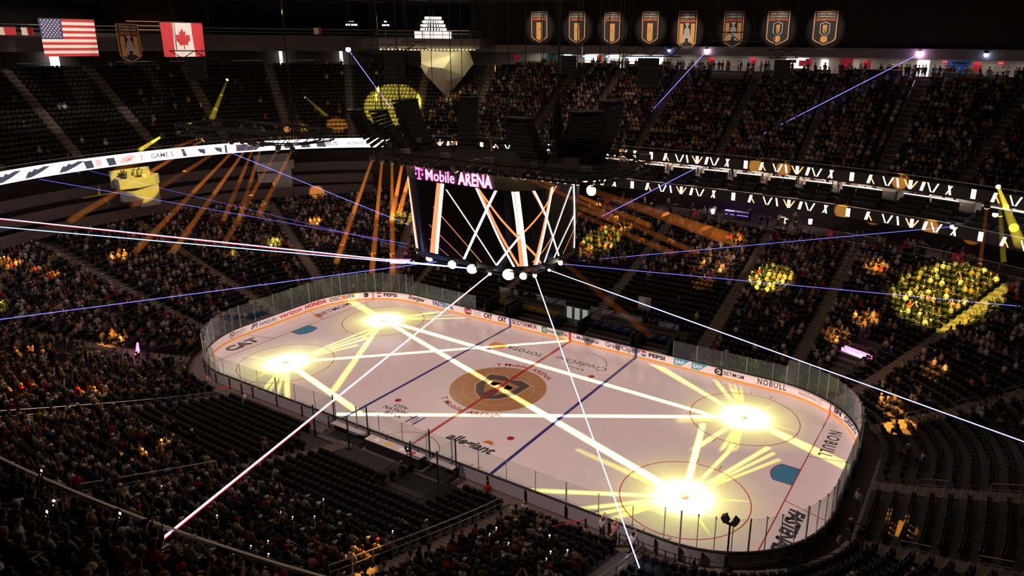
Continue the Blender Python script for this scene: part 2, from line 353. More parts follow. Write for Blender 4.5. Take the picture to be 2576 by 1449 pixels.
advert(75.85,74.95,'a sub','black',.22,.66,.0); advert(75.9,74.9,'above','black',.22,.36,.0)
for a_,c_ in((74.5,73.3),(72.5,71.35)): advert(a_,c_,'CAT','black',.56,.36,.06,sp=.85,parts=[('gold',[(-.3,.33),(.3,.33),(0,.56)],.003)])
advert(70.5,67.2,'BODYARMOR','brown',.52,.44,.03,sp=.85); advert(70.4,68.8,'SPORTS DRINK','brown',.11,.28,0)
advert(66.0,63.35,'nterprise','black',.44,.44,.02,parts=[('green',bx(-1.95,-1.28,.3,.98),-.001),('white',cir(-1.55,.62,.2),.001),('green',cir(-1.55,.62,.12),.002),('black',bx(-1.95,1.5,.27,.29),0),('black',bx(-1.95,1.5,.98,1.0),0),('black',bx(1.48,1.5,.27,1.0),0)])
advert(62.2,59.55,'MassMutual','navy',.38,.48,.02,parts=[('navy',cir(-1.5-.16*i+.0,.5+.13*(i%2),.05),0) for i in range(4)])
advert(58.75,55.5,'Great Clips','black',.52,.44,.01); pepsi(54.75,54.05,53.85,52.1)
for a_,c_ in((50.95,49.6),(49.1,47.75)): advert(a_+.05,c_+.45,'SAP','white',.38,.44,.05,parts=[('cyan',[(-.62,.28),(.2,.28),(1.0,.98),(-.62,.98)],-.002)])
advert(46.05,44.1,'BETMGM','black',.4,.44,.01); advert(46.9,46.2,'','black',parts=[('black',bx(-.05,.38,.25,1.0),-.001),('black',cir(-.1,.62,.34,14,.4,5.8),.0),('white',cir(-.02,.62,.22,12),.001),('black',[(-.2,.5),(.1,.55),(0,.75),(-.2,.7)],.002)])
advert(42.8,38.85,'NOBULL','black',.6,.36,.02,sp=1.25); advert(36.0,31.6,'AstraZeneca','brown',.36,.46,.0); advert(31.3,30.2,'A2','orange',.5,.4,.0)
advert(26.8,24.3,'SN','black',.5,.48,.08,.1,parts=[('red',[(-1.2,.42),(0,.28),(1.2,.42),(1.2,.36),(0,.2),(-1.2,.36)],0)]); advert(23.3,17.3,'GEICO','navy',.52,.42,.06)
for q,col in((98.4,'red'),(27.8,'red')): b=MB(); b.add([bpt(q,-.06,.0,.012),bpt(q,.06,.0,.012),bpt(q,.06,1.05,.012),bpt(q,-.06,1.05,.012)],[(0,1,2,3)]); b.build('goal_line_mark',CT[col],boards)
for x,col in((-7.77,'blue'),(0,'red'),(7.77,'blue')):
    q=qof(x,13); b=MB(); b.add([bpt(q,-.15,.0,.012),bpt(q,.15,.0,.012),bpt(q,.15,1.03,.012),bpt(q,-.15,1.03,.012)],[(0,1,2,3)]); b.build('board_stripe',CT[col],boards)
# ---------------------------------------------------------------- stepped stands
M_CONC=mat('concrete dark',(.105,.085,.075),.85,var=.25,scale=1.5); M_STEP=mat('aisle concrete',(.26,.20,.165),.8,var=.2,scale=2.); M_NOSE=mat('step nosing',(.5,.42,.3),.6); M_WALL=mat('wall grey brown',(.16,.12,.105),.8,var=.15,scale=.5); M_FASC=mat('fascia dark',(.05,.045,.045),.5); M_FASL=mat('fascia grey',(.28,.24,.23),.7); M_RAIL=mat('rail steel',(.5,.48,.45),.35,metal=.7); M_BLACK=mat('black paint',(.012,.012,.013),.6); M_DRAPE=mat('black drape',(.018,.015,.015),.9,var=.4,scale=.8)
QS=qs(224)
def stands(name,tier,N,zf,q=QS):
    b=MB(); rings=[]
    for qq in q:
        r=[]
        for i in range(N):
            z=zf(i/N); r+= [(*P(tier,qq,i/N),z),(*P(tier,qq,(i+1)/N),z)]
        r.append((*P(tier,qq,1.),zf(1.0))); rings.append(r)
    b.sweep(rings,False,True); return struct(b.build(name,M_CONC))
stands('floor_lower_stands','low',NLOW,z_low); stands('floor_upper_stands','up',NUP,z_up)
b=MB(); b.prism([(-75,-60),(75,-60),(75,60),(-75,60)],-.4,-.07); struct(b.build('floor',M_CONC))
# sections are cut by stairs : plan points on the stairs
AIS_LOW=[(0.4,14),(13.4,20),(-12.5,20),(-24,14),(-28.6,16),(-35.8,10.2),(-37.7,1.2),(-35.9,-7.1),(-31,-14),(-18.6,-20),(-4.0,-18),(12.1,-20),(20.6,-18.5),(22.9,24.5),(32.6,21.5),(36.3,13.),(37,1.3),(34.6,-6.5)]
AIS_UP=[(-59,-4.2),(-59,5.2),(-59,14.8),(-54.7,22.9),(-50.5,31.5),(-41.6,36.5),(-33,38),(-23.3,40.8),(-15.9,41),(-6.3,41.4),(5.2,41.3),(15.7,41),(25.2,40),(33.3,37),(43,34),(20,-41),(5,-41),(-10,-41),(-59,-14)]
AL=sorted(qof(*p) for p in AIS_LOW); AU=sorted(qof(*p) for p in AIS_UP)
AW=.62
def qw(tier,q,t,w):       # width in metres -> width in q
    a=P(tier,q-.5,t);c=P(tier,q+.5,t); return w/max(math.hypot(a[0]-c[0],a[1]-c[1]),.05)
for tier,AA,N,zf,nm in(('low',AL,NLOW,z_low,'floor_stairs_lower'),('up',AU,NUP,z_up,'floor_stairs_upper')):
    for q in AA:
        b=MB()
        for i in range(N):
            for h in range(2):
                t0=(i+h*.5)/N; t1=(i+h*.5+.5)/N; z=zf(i/N)+(zf((i+1)/N)-zf(i/N))*h*.5; w=qw(tier,q,t0,AW); w1=qw(tier,q,t1,AW)
                A=[P(tier,q-w,t0),P(tier,q+w,t0),P(tier,q+w1,t1),P(tier,q-w1,t1)]; 
                b.prism(A,z-.2,z+.015); n0=[P(tier,q-w,t0),P(tier,q+w,t0),P(tier,q+w,t0+.05/N),P(tier,q-w,t0+.05/N)]; b.add([(*a,z+.02) for a in n0],[(0,1,2,3)],1)
        struct(b.build(nm,[M_STEP,M_NOSE]))
# ---------------------------------------------------------------- stuff templates
def loft(pts,rad,n=5,flat=1.):
    """closed tube through pts with radii -> verts, tris"""
    V=[];F=[];pts=[Vector(p) for p in pts]
    for i,p in enumerate(pts):
        d=(pts[min(i+1,len(pts)-1)]-pts[max(i-1,0)]).normalized(); u=Vector((1,0,0)) if abs(d.x)<.9 else Vector((0,1,0)); u=(u-d*u.dot(d)).normalized(); w=d.cross(u)
        for k in range(n): a=2*math.pi*k/n; V.append(p+u*math.cos(a)*rad[i]*flat+w*math.sin(a)*rad[i])
    for i in range(len(pts)-1):
        for k in range(n):
            a=i*n+k;c=i*n+(k+1)%n; F+=[(a,c,c+n),(a,c+n,a+n)]
    for base in(0,(len(pts)-1)*n):
        for k in range(1,n-1): F.append((base,base+k,base+k+1))
    return V,F
def template(parts):
    V=[];F=[];C=[]
    for (v,f),c in parts: o=len(V); V+=[tuple(p) for p in v]; F+=[tuple(i+o for i in t) for t in f]; C+=[c]*len(v)
    return np.array(V,float),np.array(F,int),np.array(C,int)
def boxt(c,d):
    m=MB(); m.box(c,d); F=[]
    for f in m.f: F+=[(f[0],f[1],f[2]),(f[0],f[2],f[3])]
    return [Vector(p) for p in m.v],F
def sitter(lean=0.,arms='lap'):   # 0 shirt 1 skin 2 trousers 3 hair
    hd=Vector((0,lean*.75,1.25)); sh=Vector((0,lean*.5,1.02))
    p=[(loft([(0,-.02,.42),(0,lean*.25,.7),(0,lean*.5,.98),(0,lean*.55,1.08)],[.16,.17,.20,.08],6,1.15),0),(loft([sh+Vector((0,.01,.02)),sh+Vector((0,.03,.12)),hd,hd+Vector((0,0,.1)),hd+Vector((0,0,.13))],[.05,.07,.1,.085,.02],6),1),
       (loft([hd+Vector((0,-.02,.02)),hd+Vector((0,-.01,.1)),hd+Vector((0,-.01,.15))],[.115,.1,.03],6),3)]
    for s in(-1,1):
        p.append((loft([(s*.1,0,.5),(s*.12,.42,.52)],[.1,.075],5),2)); p.append((loft([(s*.12,.42,.52),(s*.12,.46,.06)],[.07,.05],5),2))
        S=sh+Vector((s*.2,0,0))
        if arms=='lap': e,h=S+Vector((s*.06,.08,-.28)),Vector((s*.08,.33,.68))
        elif arms=='up': e,h=S+Vector((s*.1,.2,-.12)),hd+Vector((s*.06,.34,.08))
        else: e,h=S+Vector((s*.12,.02,-.27)),Vector((s*.2,.28,.6))
        p.append((loft([S,e],[.065,.055],5),0)); p.append((loft([e,h],[.05,.035],5),1))
    return template(p)
def stander(arms='side'):
    p=[(loft([(0,0,.85),(0,0,1.1),(0,0,1.38),(0,0,1.47)],[.16,.15,.2,.07],6,1.1),0),(loft([(0,0,1.45),(0,.01,1.52),(0,.02,1.62),(0,.02,1.73)],[.05,.07,.1,.04],6),1),(loft([(0,-.01,1.64),(0,0,1.72),(0,0,1.76)],[.112,.1,.03],6),3)]
    for s in(-1,1):
        p.append((loft([(s*.09,0,.9),(s*.1,.02,.48),(s*.1,0,.05)],[.1,.07,.05],5),2)); S=Vector((s*.2,0,1.4))
        if arms=='side': e,h=S+Vector((s*.06,-.02,-.3)),S+Vector((s*.05,.1,-.55))
        else: e,h=S+Vector((s*.08,.2,-.05)),S+Vector((s*-.06,.3,.22))
        p.append((loft([S,e],[.065,.055],5),0)); p.append((loft([e,h],[.05,.035],5),1))
    return template(p)
TS=[sitter(.0),sitter(.12),sitter(.3,'knee'),sitter(.05,'up')]; TT=[stander(),stander('up')]
def seat_t(down=False):
    sh=[(-.23,.0),(.23,.0),(.235,.30),(.20,.42),(.10,.47),(-.10,.47),(-.20,.42),(-.235,.30)]
    m=MB(); Tm=Matrix.Translation((0,-.20,.38))@Matrix.Rotation(math.radians(78),4,'X'); m.prism(sh,-.03,.03,T=Tm)
    F=[]
    for f in m.f:
        for k in range(1,len(f)-1): F.append((f[0],f[k],f[k+1]))
    p=[(([Vector(v) for v in m.v],F),0)]
    # tipped-up pan
    m=MB(); m.prism([(-.21,0),(.21,0),(.21,.34),(.16,.40),(-.16,.40),(-.21,.34)],-.035,.035,T=Matrix.Translation((0,-.08,.40))@Matrix.Rotation(math.radians(4 if down else 68),4,'X'))
    F=[]
    for f in m.f:
        for k in range(1,len(f)-1): F.append((f[0],f[k],f[k+1]))
    p.append((([Vector(v) for v in m.v],F),0)); 
    for s in(-1,1): p.append((boxt((s*.255,-.05,.52),(.04,.34,.05)),1))
    p.append((boxt((0,-.16,.2),(.42,.06,.4)),1)); return template(p)
TSEAT=seat_t(); TSEATD=seat_t(True)
def stuff(name,items,m,label,cat):
    """items : (template, x,y,z, yaw, [colours]) -> one merged mesh"""
    VV=[];FF=[];CC=[];o=0
    for T,x,y,z,a,cols in items:
        v,f,c=T; ca,sa=math.cos(a),math.sin(a); w=np.empty_like(v); w[:,0]=x+ca*v[:,0]-sa*v[:,1]; w[:,1]=y+sa*v[:,0]+ca*v[:,1]; w[:,2]=z+v[:,2]
        VV.append(w); FF.append(f+o); o+=len(v); CC.append(np.asarray(cols,np.float32)[c])
    V=np.concatenate(VV);F=np.concatenate(FF);Cc=np.concatenate(CC)
    me=bpy.data.meshes.new(name); me.vertices.add(len(V)); me.vertices.foreach_set('co',V.astype(np.float32).ravel())
    me.loops.add(F.size); me.loops.foreach_set('vertex_index',F.astype(np.int32).ravel()); me.polygons.add(len(F)); me.polygons.foreach_set('loop_start',np.arange(0,F.size,3,dtype=np.int32)); me.polygons.foreach_set('loop_total',np.full(len(F),3,np.int32))
    at=me.attributes.new('Col','FLOAT_COLOR','POINT'); at.data.foreach_set('color',np.concatenate([Cc,np.ones((len(Cc),1),np.float32)],1).ravel())
    me.update(calc_edges=True); me.validate(); me.materials.append(m)
    ob=bpy.data.objects.new(name,me); COL.objects.link(ob); return tag(ob,label,cat,kind='stuff')
# ---------------------------------------------------------------- seat places
def density(tier,x,y,t,q):
    if tier=='low':
        if y<-12.5 and x<21 or (y<-4 and x<-24):
            if x<-30: return .62
            if x<-19.2: return .74 if t>.12 else .45
            if x<12: return .80 if t>.43 else (.05 if t>.3 else .015)
            return .72 if t>.1 else .3
        if x>20 and y<10: return .025 if y<3 else .05
        if x>20 and y<17+.0*x: return .2 if t<.8 else .3
        if y>12.5:
            if x>28.5: return .55 if t>.55 else .33
            if x>21: return .62 if t>.15 else .35
            if x>13: return .78 if t>.3 else .25
            if x>.2: return .62 if t>.5 else .03
            if x>-12.5: return .66 if t>.48 else .02
            if x>-24: return .5 if t>.4 else .08
        if x<-20:
            if y>18: return .7 if t>.3 else .2
            if y>10: return .8 if t>.42 else .12
            if y>2: return .7 if t>.35 else .3
            if y>-7: return .72 if t>.2 else .3
            return .66
        return .4
    if y<-30: return .8
    if x<-48 and y<33: return .045
    if x<-41: return .02 if t<.75 else .08
    if x<-33: return .4 if t<.6 else .25
    return .82 if x<25 else (.72 if x<33 else .45)
PAL=[('white',(.55,.51,.47),19),('gold',(.36,.23,.06),14),('black',(.015,.015,.017),26),('charcoal',(.06,.055,.055),22),('steel grey',(.24,.23,.23),12),('red',(.45,.025,.02),5),('navy',(.03,.05,.13),5),('tan',(.34,.23,.14),6),('pink',(.6,.24,.25),2)]
def pick(tab): 
    s=RND.random()*sum(c[2] for c in tab)
    for c in tab:
        s-=c[2]
        if s<=0: return c
    return tab[-1]
HAIR=[('brown hair',(.06,.03,.015),30),('black hair',(.012,.010,.009),25),('blond hair',(.35,.22,.09),13),('white cap',(.7,.68,.66),12),('black cap',(.015,.015,.015),14),('gold cap',(.45,.28,.05),4),('red cap',(.5,.03,.02),3)]
SKIN=[(.50,.30,.21),(.42,.24,.16),(.55,.34,.25),(.30,.16,.10),(.16,.08,.05)]
PANT=[('black',(.015,.015,.018),5),('navy',(.025,.035,.07),4),('tan',(.25,.18,.12),2)]
SEATS=[]  # tier,sec,row,k,n,x,y,z,yaw,q,t
for tier,AA,N,zf in(('low',AL,NLOW,z_low),('up',AU,NUP,z_up)):
    AA2=AA+[AA[0]+QL]
    for si in range(len(AA)):
        qa,qb=AA2[si],AA2[si+1]
        for r in range(N):
            t=(r+.42)/N; qm=(qa+qb)/2; ga=qw(tier,qa,t,AW+.12); w=qw(tier,qm,t,.56); n=int((qb-qa-2*ga)/w)
            if n<1: continue
            for k in range(n):
                q=qa+ga+(k+.5)*(qb-qa-2*ga)/n; x,y=P(tier,q,t); z=zf(r/N)
                if not inview(x,y,z+.6): continue
                if tier=='low':
                    if y>12 and -12<x<11.3 and r<4: continue      # players' benches
                    if y<-12 and -7.5<x<3.2 and r<3: continue       # penalty boxes
                    if y<-12 and 3.4<x<8.2 and r<5: continue      # walkway under the stands
                    if y>12 and r<10 and abs(q-qof(27.4,20))<1.6: continue
                    if x<-20 and y>10 and r<8 and abs(q-qof(-29.8,19))<1.5: continue
                    if x<-20 and y<-8 and r<9 and abs(q-qof(-31,-15.6))<1.6: continue
                    if y<-12.5 and y>-40.9:
                        s=(-40.9+49.08)/(y+49.08)
                        if 30.56+(z+1.3-30.56)*s<17.0: continue
                if tier=='up' and y>40 and -2<x<3 and r>15: continue
                if tier=='up' and abs(x+40.5)<(r-9.5)*.42+.3 and y>34 and r>9: continue   # wedge under the faceted sculpture
                SEATS.append((tier,si,r,k,n,x,y,z,yaw_in(q),q,t))
def dist(s): return math.dist((s[5],s[6],s[7]+.7),CAM)
def strict(s): return inview(s[5],s[6],s[7]+.8,-4)
occ=[]; emp=[]
for s in SEATS: (occ if RND.random()<density(s[0],s[5],s[6],s[10],s[9]) else emp).append(s)
occ.sort(key=dist); emp.sort(key=dist)
near_p=[s for s in occ if strict(s)][:300]; kp=set(map(id,near_p)); far_p=[s for s in occ if id(s) not in kp]
near_s=[s for s in emp if strict(s)][:300]; ks=set(map(id,near_s)); far_s=[s for s in emp if id(s) not in ks]+occ
M_SEATV=vcol('seat vinyl',.6); M_CROWD=vcol('crowd cloth',.85)
SB=(.045,.040,.040)
def jit(c,k=.25): f=1+RND.uniform(-k,k); return tuple(min(1,a*f) for a in c)
oc=set(map(id,occ)); stuff('seat_rows',[(TSEATD if id(s) in oc else TSEAT,s[5],s[6],s[7],s[8],[jit(SB),(.012,.012,.012)]) for s in far_s],M_SEATV,'dark folding seats filling the rows of both stands, too many to count','seats')
def cols(): return [jit(pick(PAL)[1]),jit(RND.choice(SKIN),.1),pick(PANT)[1],pick(HAIR)[1]]
its=[]
for s in far_p:
    u=RND.random(); st=RND.random()<(.05 if s[0]=='low' else .03)
    T=RND.choice(TT) if st else (TS[0] if u<.45 else TS[1] if u<.75 else TS[2] if u<.9 else TS[3])
    x,y=P(s[0],s[9],s[10]+(.12/NLOW if not st else .45/NLOW)); its.append((T,x,y,s[7],s[8]+RND.gauss(0,.25),cols()))
CROWD_EXTRA=[]
# ---------------------------------------------------------------- single seats
M_SEAT=mat('seat leather black',(.030,.028,.029),.5,var=.3,scale=9); M_SMET=mat('seat frame',(.03,.03,.03),.5,metal=.5)
def make_seat():
    r=thing('stadium_seat','x','seat')
    b=MB(); sh=[(-.235,.0),(.235,.0),(.24,.28),(.21,.41),(.12,.47),(-.12,.47),(-.21,.41),(-.24,.28)]
    b.prism(sh,-.03,.035,T=Matrix.Translation((0,-.22,.40))@Matrix.Rotation(math.radians(78),4,'X')); b.prism([(x*.82,y*.8+.05) for x,y in sh],-.055,-.03,T=Matrix.Translation((0,-.22,.40))@Matrix.Rotation(math.radians(78),4,'X')); b.build('backrest',M_SEAT,r)
    b=MB(); b.prism([(-.21,0),(.21,0),(.21,.34),(.16,.41),(-.16,.41),(-.21,.34)],-.04,.04,T=Matrix.Translation((0,-.10,.42))@Matrix.Rotation(math.radians(66),4,'X')); b.build('seat_cushion',M_SEAT,r)
    for s in(-1,1): b=MB(); b.box((s*.262,-.06,.60),(.045,.36,.04)); b.box((s*.262,-.16,.49),(.03,.05,.2)); b.build('armrest',M_SMET,r)
    b=MB(); b.box((0,-.17,.2),(.07,.1,.4)); b.box((0,-.14,.02),(.22,.24,.03)); b.box((0,-.15,.41),(.5,.08,.04)); b.build('pedestal',M_SMET,r); return r
ORD=lambda n: f"{n}{'th' if 10<n%100<14 else {1:'st',2:'nd',3:'rd'}.get(n%10,'th')}"
LNAMES={}
for i,q in enumerate(AL): LNAMES[i]=Pn=P('low',q,.3)
def aname(tier,si):
    x,y=P(tier,(AL if tier=='low' else AU)[si],.3)
    if tier=='up': return f"upper stairs {'nearest camera' if x>0 and y<0 else 'beyond rail'}"
    if y<-12 and x<20.4:
        return {-36:'corner tunnel',-33:'corner tunnel'}.get(round(x),None) or ('left long-railed stairs' if -20<x<-17 else 'penalty box stairs' if -8<x<0 else 'right long-railed stairs' if x<14 else 'rightmost near stairs')
    if y<12: return ('bottom right stairs' if y<-3 else 'right end stairs' if y<6 else 'right tunnel stairs') if x>0 else ('left end stairs' if y>-3 else 'left tunnel stairs' if y>-12 else 'left corner stairs')
    return 'far side stairs'
proto=make_seat(); usedl={}
def uniq(l):
    usedl[l]=usedl.get(l,0)+1; return l if usedl[l]==1 else None
for i,s in enumerate(near_s):
    o=proto if i==0 else dup(proto)
    o.location=(s[5],s[6],s[7]); o.rotation_euler=(0,0,s[8])
    up=s[0]=='up'
    base=f"empty seat, row {s[2]+1} {'behind glass rail' if up else 'from the ice'}, {ORD(s[3]+1)} from {aname(s[0],s[1])}"
    if usedl.get(base): base=f"empty seat, row {s[2]+1}, {ORD(s[4]-s[3])} before stairs past {aname(s[0],s[1])}"
    usedl[base]=1; tag(o,base,'seat','empty folding seats in the near stands')
# ---------------------------------------------------------------- people as single figures
M_SKIN=objcol('skin',.6,.3); M_CLOTH=objcol('cloth'); M_HAIR=objcol('hair and hats',.7); M_FEAT=mat('face features',(.05,.02,.02),.5,var=0); M_SHOE=mat('shoe rubber',(.05,.05,.05),.7)
def skin(vs,es,rs,lv=1,extra=None,mats=()):
    me=bpy.data.meshes.new('sk'); me.from_pydata(vs,es,[]); o=bpy.data.objects.new('sk',me); COL.objects.link(o)
    md=o.modifiers.new('s','SKIN'); md.use_smooth_shade=True
    for i,r in enumerate(rs): me.skin_vertices[0].data[i].radius=(r,r)
    me.skin_vertices[0].data[0].use_root=True
    if lv: o.modifiers.new('d','SUBSURF').levels=lv
    dg=bpy.context.evaluated_depsgraph_get(); r=bpy.data.meshes.new_from_object(o.evaluated_get(dg)); bpy.data.objects.remove(o); bpy.data.meshes.remove(me)
    if extra:
        bm=bmesh.new(); bm.from_mesh(r)
        for (p,s) in extra:
            g=bmesh.ops.create_icosphere(bm,subdivisions=1,radius=s[3],matrix=Matrix.Translation(p)@Matrix.Diagonal((s[0],s[1],s[2],1)))
            for f in {f for v in g['verts'] for f in v.link_faces}: f.material_index=1
        bm.to_mesh(r); bm.free()
    r.materials.clear()
    for m in mats: r.materials.append(m)
    r.polygons.foreach_set('use_smooth',[True]*len(r.polygons)); return r
def pose(kind):
    J={}; V=Vector
    stand=kind.startswith('stand'); z0=.92 if stand else .50; ln={'lean':.16,'knee':.3}.get(kind,.02)
    J['pel']=V((0,0,z0)); J['bel']=V((0,ln*.3,z0+.19)); J['che']=V((0,ln*.75,z0+.40)); J['nb']=V((0,ln,z0+.555)); J['nk']=V((0,ln+.02,z0+.61)); J['jaw']=V((0,ln+.055,z0+.685)); J['sku']=V((0,ln+.03,z0+.775)); J['top']=V((0,ln+.02,z0+.84))
    for s,n in((-1,'L'),(1,'R')):
        if stand: K,A,T=V((s*.11,.03,.49)),V((s*.11,-.01,.09)),V((s*.12,.14,.04))
        else: K,A,T=V((s*.13,.44,.53)),V((s*.12,.44,.10)),V((s*.13,.58,.04))
        J['hip'+n]=V((s*.095,.03,z0-.02)); J['kn'+n]=K; J['an'+n]=A; J['to'+n]=T
        S=J['che']+V((s*.175,0,.10)); 
        if kind in('phone','standphone'): E,W=S+V((s*.06,.20,-.16)),J['jaw']+V((s*.07,.30,.06))
        elif kind=='cheer': E,W=S+V((s*.14,.06,.14)),S+V((s*.10,.12,.42))
        elif kind=='stand': E,W=S+V((s*.07,-.02,-.28)),S+V((s*.06,.10,-.52))
        elif kind=='knee': E,W=S+V((s*.10,.05,-.26)),K+V((-s*.03,-.06,.11))
        elif kind=='fold': E,W=S+V((s*.09,.06,-.26)),J['bel']+V((-s*.05,.24,.10))
        else: E,W=S+V((s*.08,.05,-.27)),V((s*.09,ln*.3+.30,z0+.14))
        J['sh'+n]=S; J['el'+n]=E; J['wr'+n]=W; d=(W-E).normalized(); J['pa'+n]=W+d*.06
        side=V((1,0,0)) if abs(d.x)<.8 else V((0,1,0)); side=(side-d*side.dot(d)).normalized(); nrm=d.cross(side)
        for f in range(4):
            o_=side*(f-1.5)*.021; L_=[.060,.072,.066,.050][f]; J[f'f{f}a'+n]=J['pa'+n]+o_+d*.045; J[f'f{f}b'+n]=J['pa'+n]+o_+d*(.045+L_*.6)-nrm*.012; J[f'f{f}c'+n]=J['pa'+n]+o_+d*(.045+L_*.9)-nrm*.03
        J['tha'+n]=W+d*.03+side*(-s)*.035; J['thb'+n]=W+d*.07+side*(-s)*.055-nrm*.015
    J['nose']=J['sku']+V((0,.105,-.035)); J['earL']=J['sku']+V((-.098,-.005,-.02)); J['earR']=J['sku']+V((.098,-.005,-.02))
    return J
def chainmesh(J,spec,lv,extra=None,mats=()):
    names=[];vs=[];rs=[];es=[]
    for ch in spec:
        pv=None
        for nm,r in ch:
            if nm not in names: names.append(nm); vs.append(J[nm]); rs.append(r)
            i=names.index(nm)
            if pv is not None: es.append((pv,i))
            pv=i
    return skin(vs,es,rs,lv,extra,mats)
def body_mesh(J):
    sp=[[('pel',.11),('bel',.10),('che',.115),('nb',.06),('nk',.05),('jaw',.066),('sku',.088),('top',.05)],[('sku',.088),('nose',.016)],[('sku',.088),('earL',.02)],[('sku',.088),('earR',.02)]]
    for n in'LR':
        sp+=[[('pel',.11),('hip'+n,.08),('kn'+n,.055),('an'+n,.038),('to'+n,.035)],[('che',.115),('sh'+n,.055),('el'+n,.04),('wr'+n,.027),('pa'+n,.034)]]
        for f in range(4): sp.append([('pa'+n,.034),(f'f{f}a'+n,.010),(f'f{f}b'+n,.009),(f'f{f}c'+n,.008)])
        sp.append([('wr'+n,.027),('tha'+n,.012),('thb'+n,.010)])
    e=[(J['sku']+Vector((s*.035,.082,.0)),(1,.5,.7,.014)) for s in(-1,1)]+[(J['jaw']+Vector((0,.066,-.005)),(1.6,.5,.5,.016))]
    return chainmesh(J,sp,1,e,(M_SKIN,M_FEAT))
def shirt_mesh(J,long):
    sp=[[('pel',.135),('bel',.135),('che',.145),('nb',.075)]]
    for n in'LR': sp.append([('che',.145),('sh'+n,.075),('el'+n,.058)]+([('wr'+n,.040)] if long else []))
    return chainmesh(J,sp,1,None,(M_CLOTH,))
def pant_mesh(J):
    return chainmesh(J,[[('pel',.128),('hip'+n,.10),('kn'+n,.072),('an'+n,.055)] for n in'LR'],1,None,(M_CLOTH,))
def hair_mesh(J,kind):
    c=J['sku']; b=MB(); R_=.108
    prof=[(R_*math.cos(a),R_*math.sin(a)*1.02) for a in np.linspace(-.15,1.45,6)]
    b.lathe(prof,12,(c.x,c.y-.012,c.z+.012))
    if kind=='cap': b.prism([(-.075,.06),(.075,.06),(.07,.16),(.03,.185),(-.03,.185),(-.07,.16)],.0,.012,T=Matrix.Translation((c.x,c.y,c.z+.03)))
    elif kind=='long': b.sweep([[(c.x+x*w,c.y+y,c.z+z) for x,y in((-.1,-.02),(-.07,-.10),(0,-.125),(.07,-.10),(.1,-.02),(0,-.05))] for z,w in((.02,1.),(-.10,1.08),(-.22,.95),(-.28,.6))])
    else: b.sweep([[(c.x+x*w,c.y+y,c.z+z) for x,y in((-.1,-.0),(-.07,-.095),(0,-.115),(.07,-.095),(.1,-.0),(0,-.04))] for z,w in((.02,1.),(-.05,1.0),(-.09,.8))])
    me=bpy.data.meshes.new('hair'); me.from_pydata(b.v,[],b.f); me.materials.append(M_HAIR); me.polygons.foreach_set('use_smooth',[True]*len(me.polygons)); return me
PM={}
for kd in('lap','lean','knee','phone','fold','cheer','stand','standphone'):
    J=pose(kd); PM[kd]=dict(J=J,body=body_mesh(J),long=shirt_mesh(J,True),short=shirt_mesh(J,False),pant=pant_mesh(J),hair={k:hair_mesh(J,k) for k in('cap','short','long')})
def person(kd,x,y,z,yaw,label,group,top=None,hair=None,pants=None,skinc=None,long=True):
    p=PM[kd]; top=top or pick(PAL); hair=hair or pick(HAIR); pants=pants or pick(PANT); sk=skinc or RND.choice(SKIN)
    o=bpy.data.objects.new('person',p['body']); COL.objects.link(o); o.location=(x,y,z); o.rotation_euler=(0,0,yaw); o.color=(*sk,1)
    hk='cap' if 'cap' in hair[0] else RND.choice(['short','long'])
    for nm,me,c in(('shirt',p['long' if long else 'short'],jit(top[1],.15)),('trousers',p['pant'],pants[1]),('cap' if hk=='cap' else 'hair',p['hair'][hk],hair[1])):
        ch=bpy.data.objects.new(nm,me); COL.objects.link(ch); ch.parent=o; ch.color=(*c,1)
    tag(o,label(top[0],hair[0]) if callable(label) else label,'person',group); return o
M_PHS=glow('phone screen',(.75,.85,1.),5.); M_PHB=mat('phone case',(.02,.02,.02),.4)
def phone(x,y,z,yaw,label):
    b=MB(); b.box((0,0,0),(.095,.014,.18)); b.box((0,-.008,0),(.088,.004,.168),mi=1); o=b.build('phone',[M_PHB,M_PHS],loc=(x,y,z),rz=yaw); o.rotation_euler=(-.3,0,yaw); return tag(o,label,'phone','lit phones held up in the crowd')
for s in near_p:
    u=RND.random(); up=s[0]=='up'
    kd='phone' if u<.10 else 'lap' if u<.42 else 'lean' if u<.66 else 'knee' if u<.80 else 'fold' if u<.90 else 'cheer' if u<.93 else ('stand' if u<.97 else 'standphone')
    if up and kd[:5]=='stand': kd='lap'
    st=kd[:5]=='stand'
    x,y=P(s[0],s[9],s[10]+(.10 if not st else .42)/(NLOW if not up else NUP)); yw=s[8]+RND.gauss(0,.22)
    place=f"row {s[2]+1}, seat {s[3]+1} from {aname(s[0],s[1])}"
    def lab(t,h,place=place,st=st): 
        l=f"{'standing' if st else 'seated'} person, {t} top, {h}, {place}"
        if usedl.get(l): l=f"{'standing' if st else 'seated'} person, {t} top, {h}, row {s[2]+1}, {s[4]-s[3]} before next stairs"
        usedl[l]=1; return l
    o=person(kd,x,y,s[7],yw,lab,'spectators in the near stands',long=RND.random()<.6)
    if kd in('phone','standphone'):
        J=PM[kd]['J']; h=(J['paL']+J['paR'])/2+Vector((0,.03,.06)); h=Matrix.Rotation(yw,3,'Z')@h+o.location; phone(h.x,h.y,h.z,yw,f"lit phone held by person in {place}")
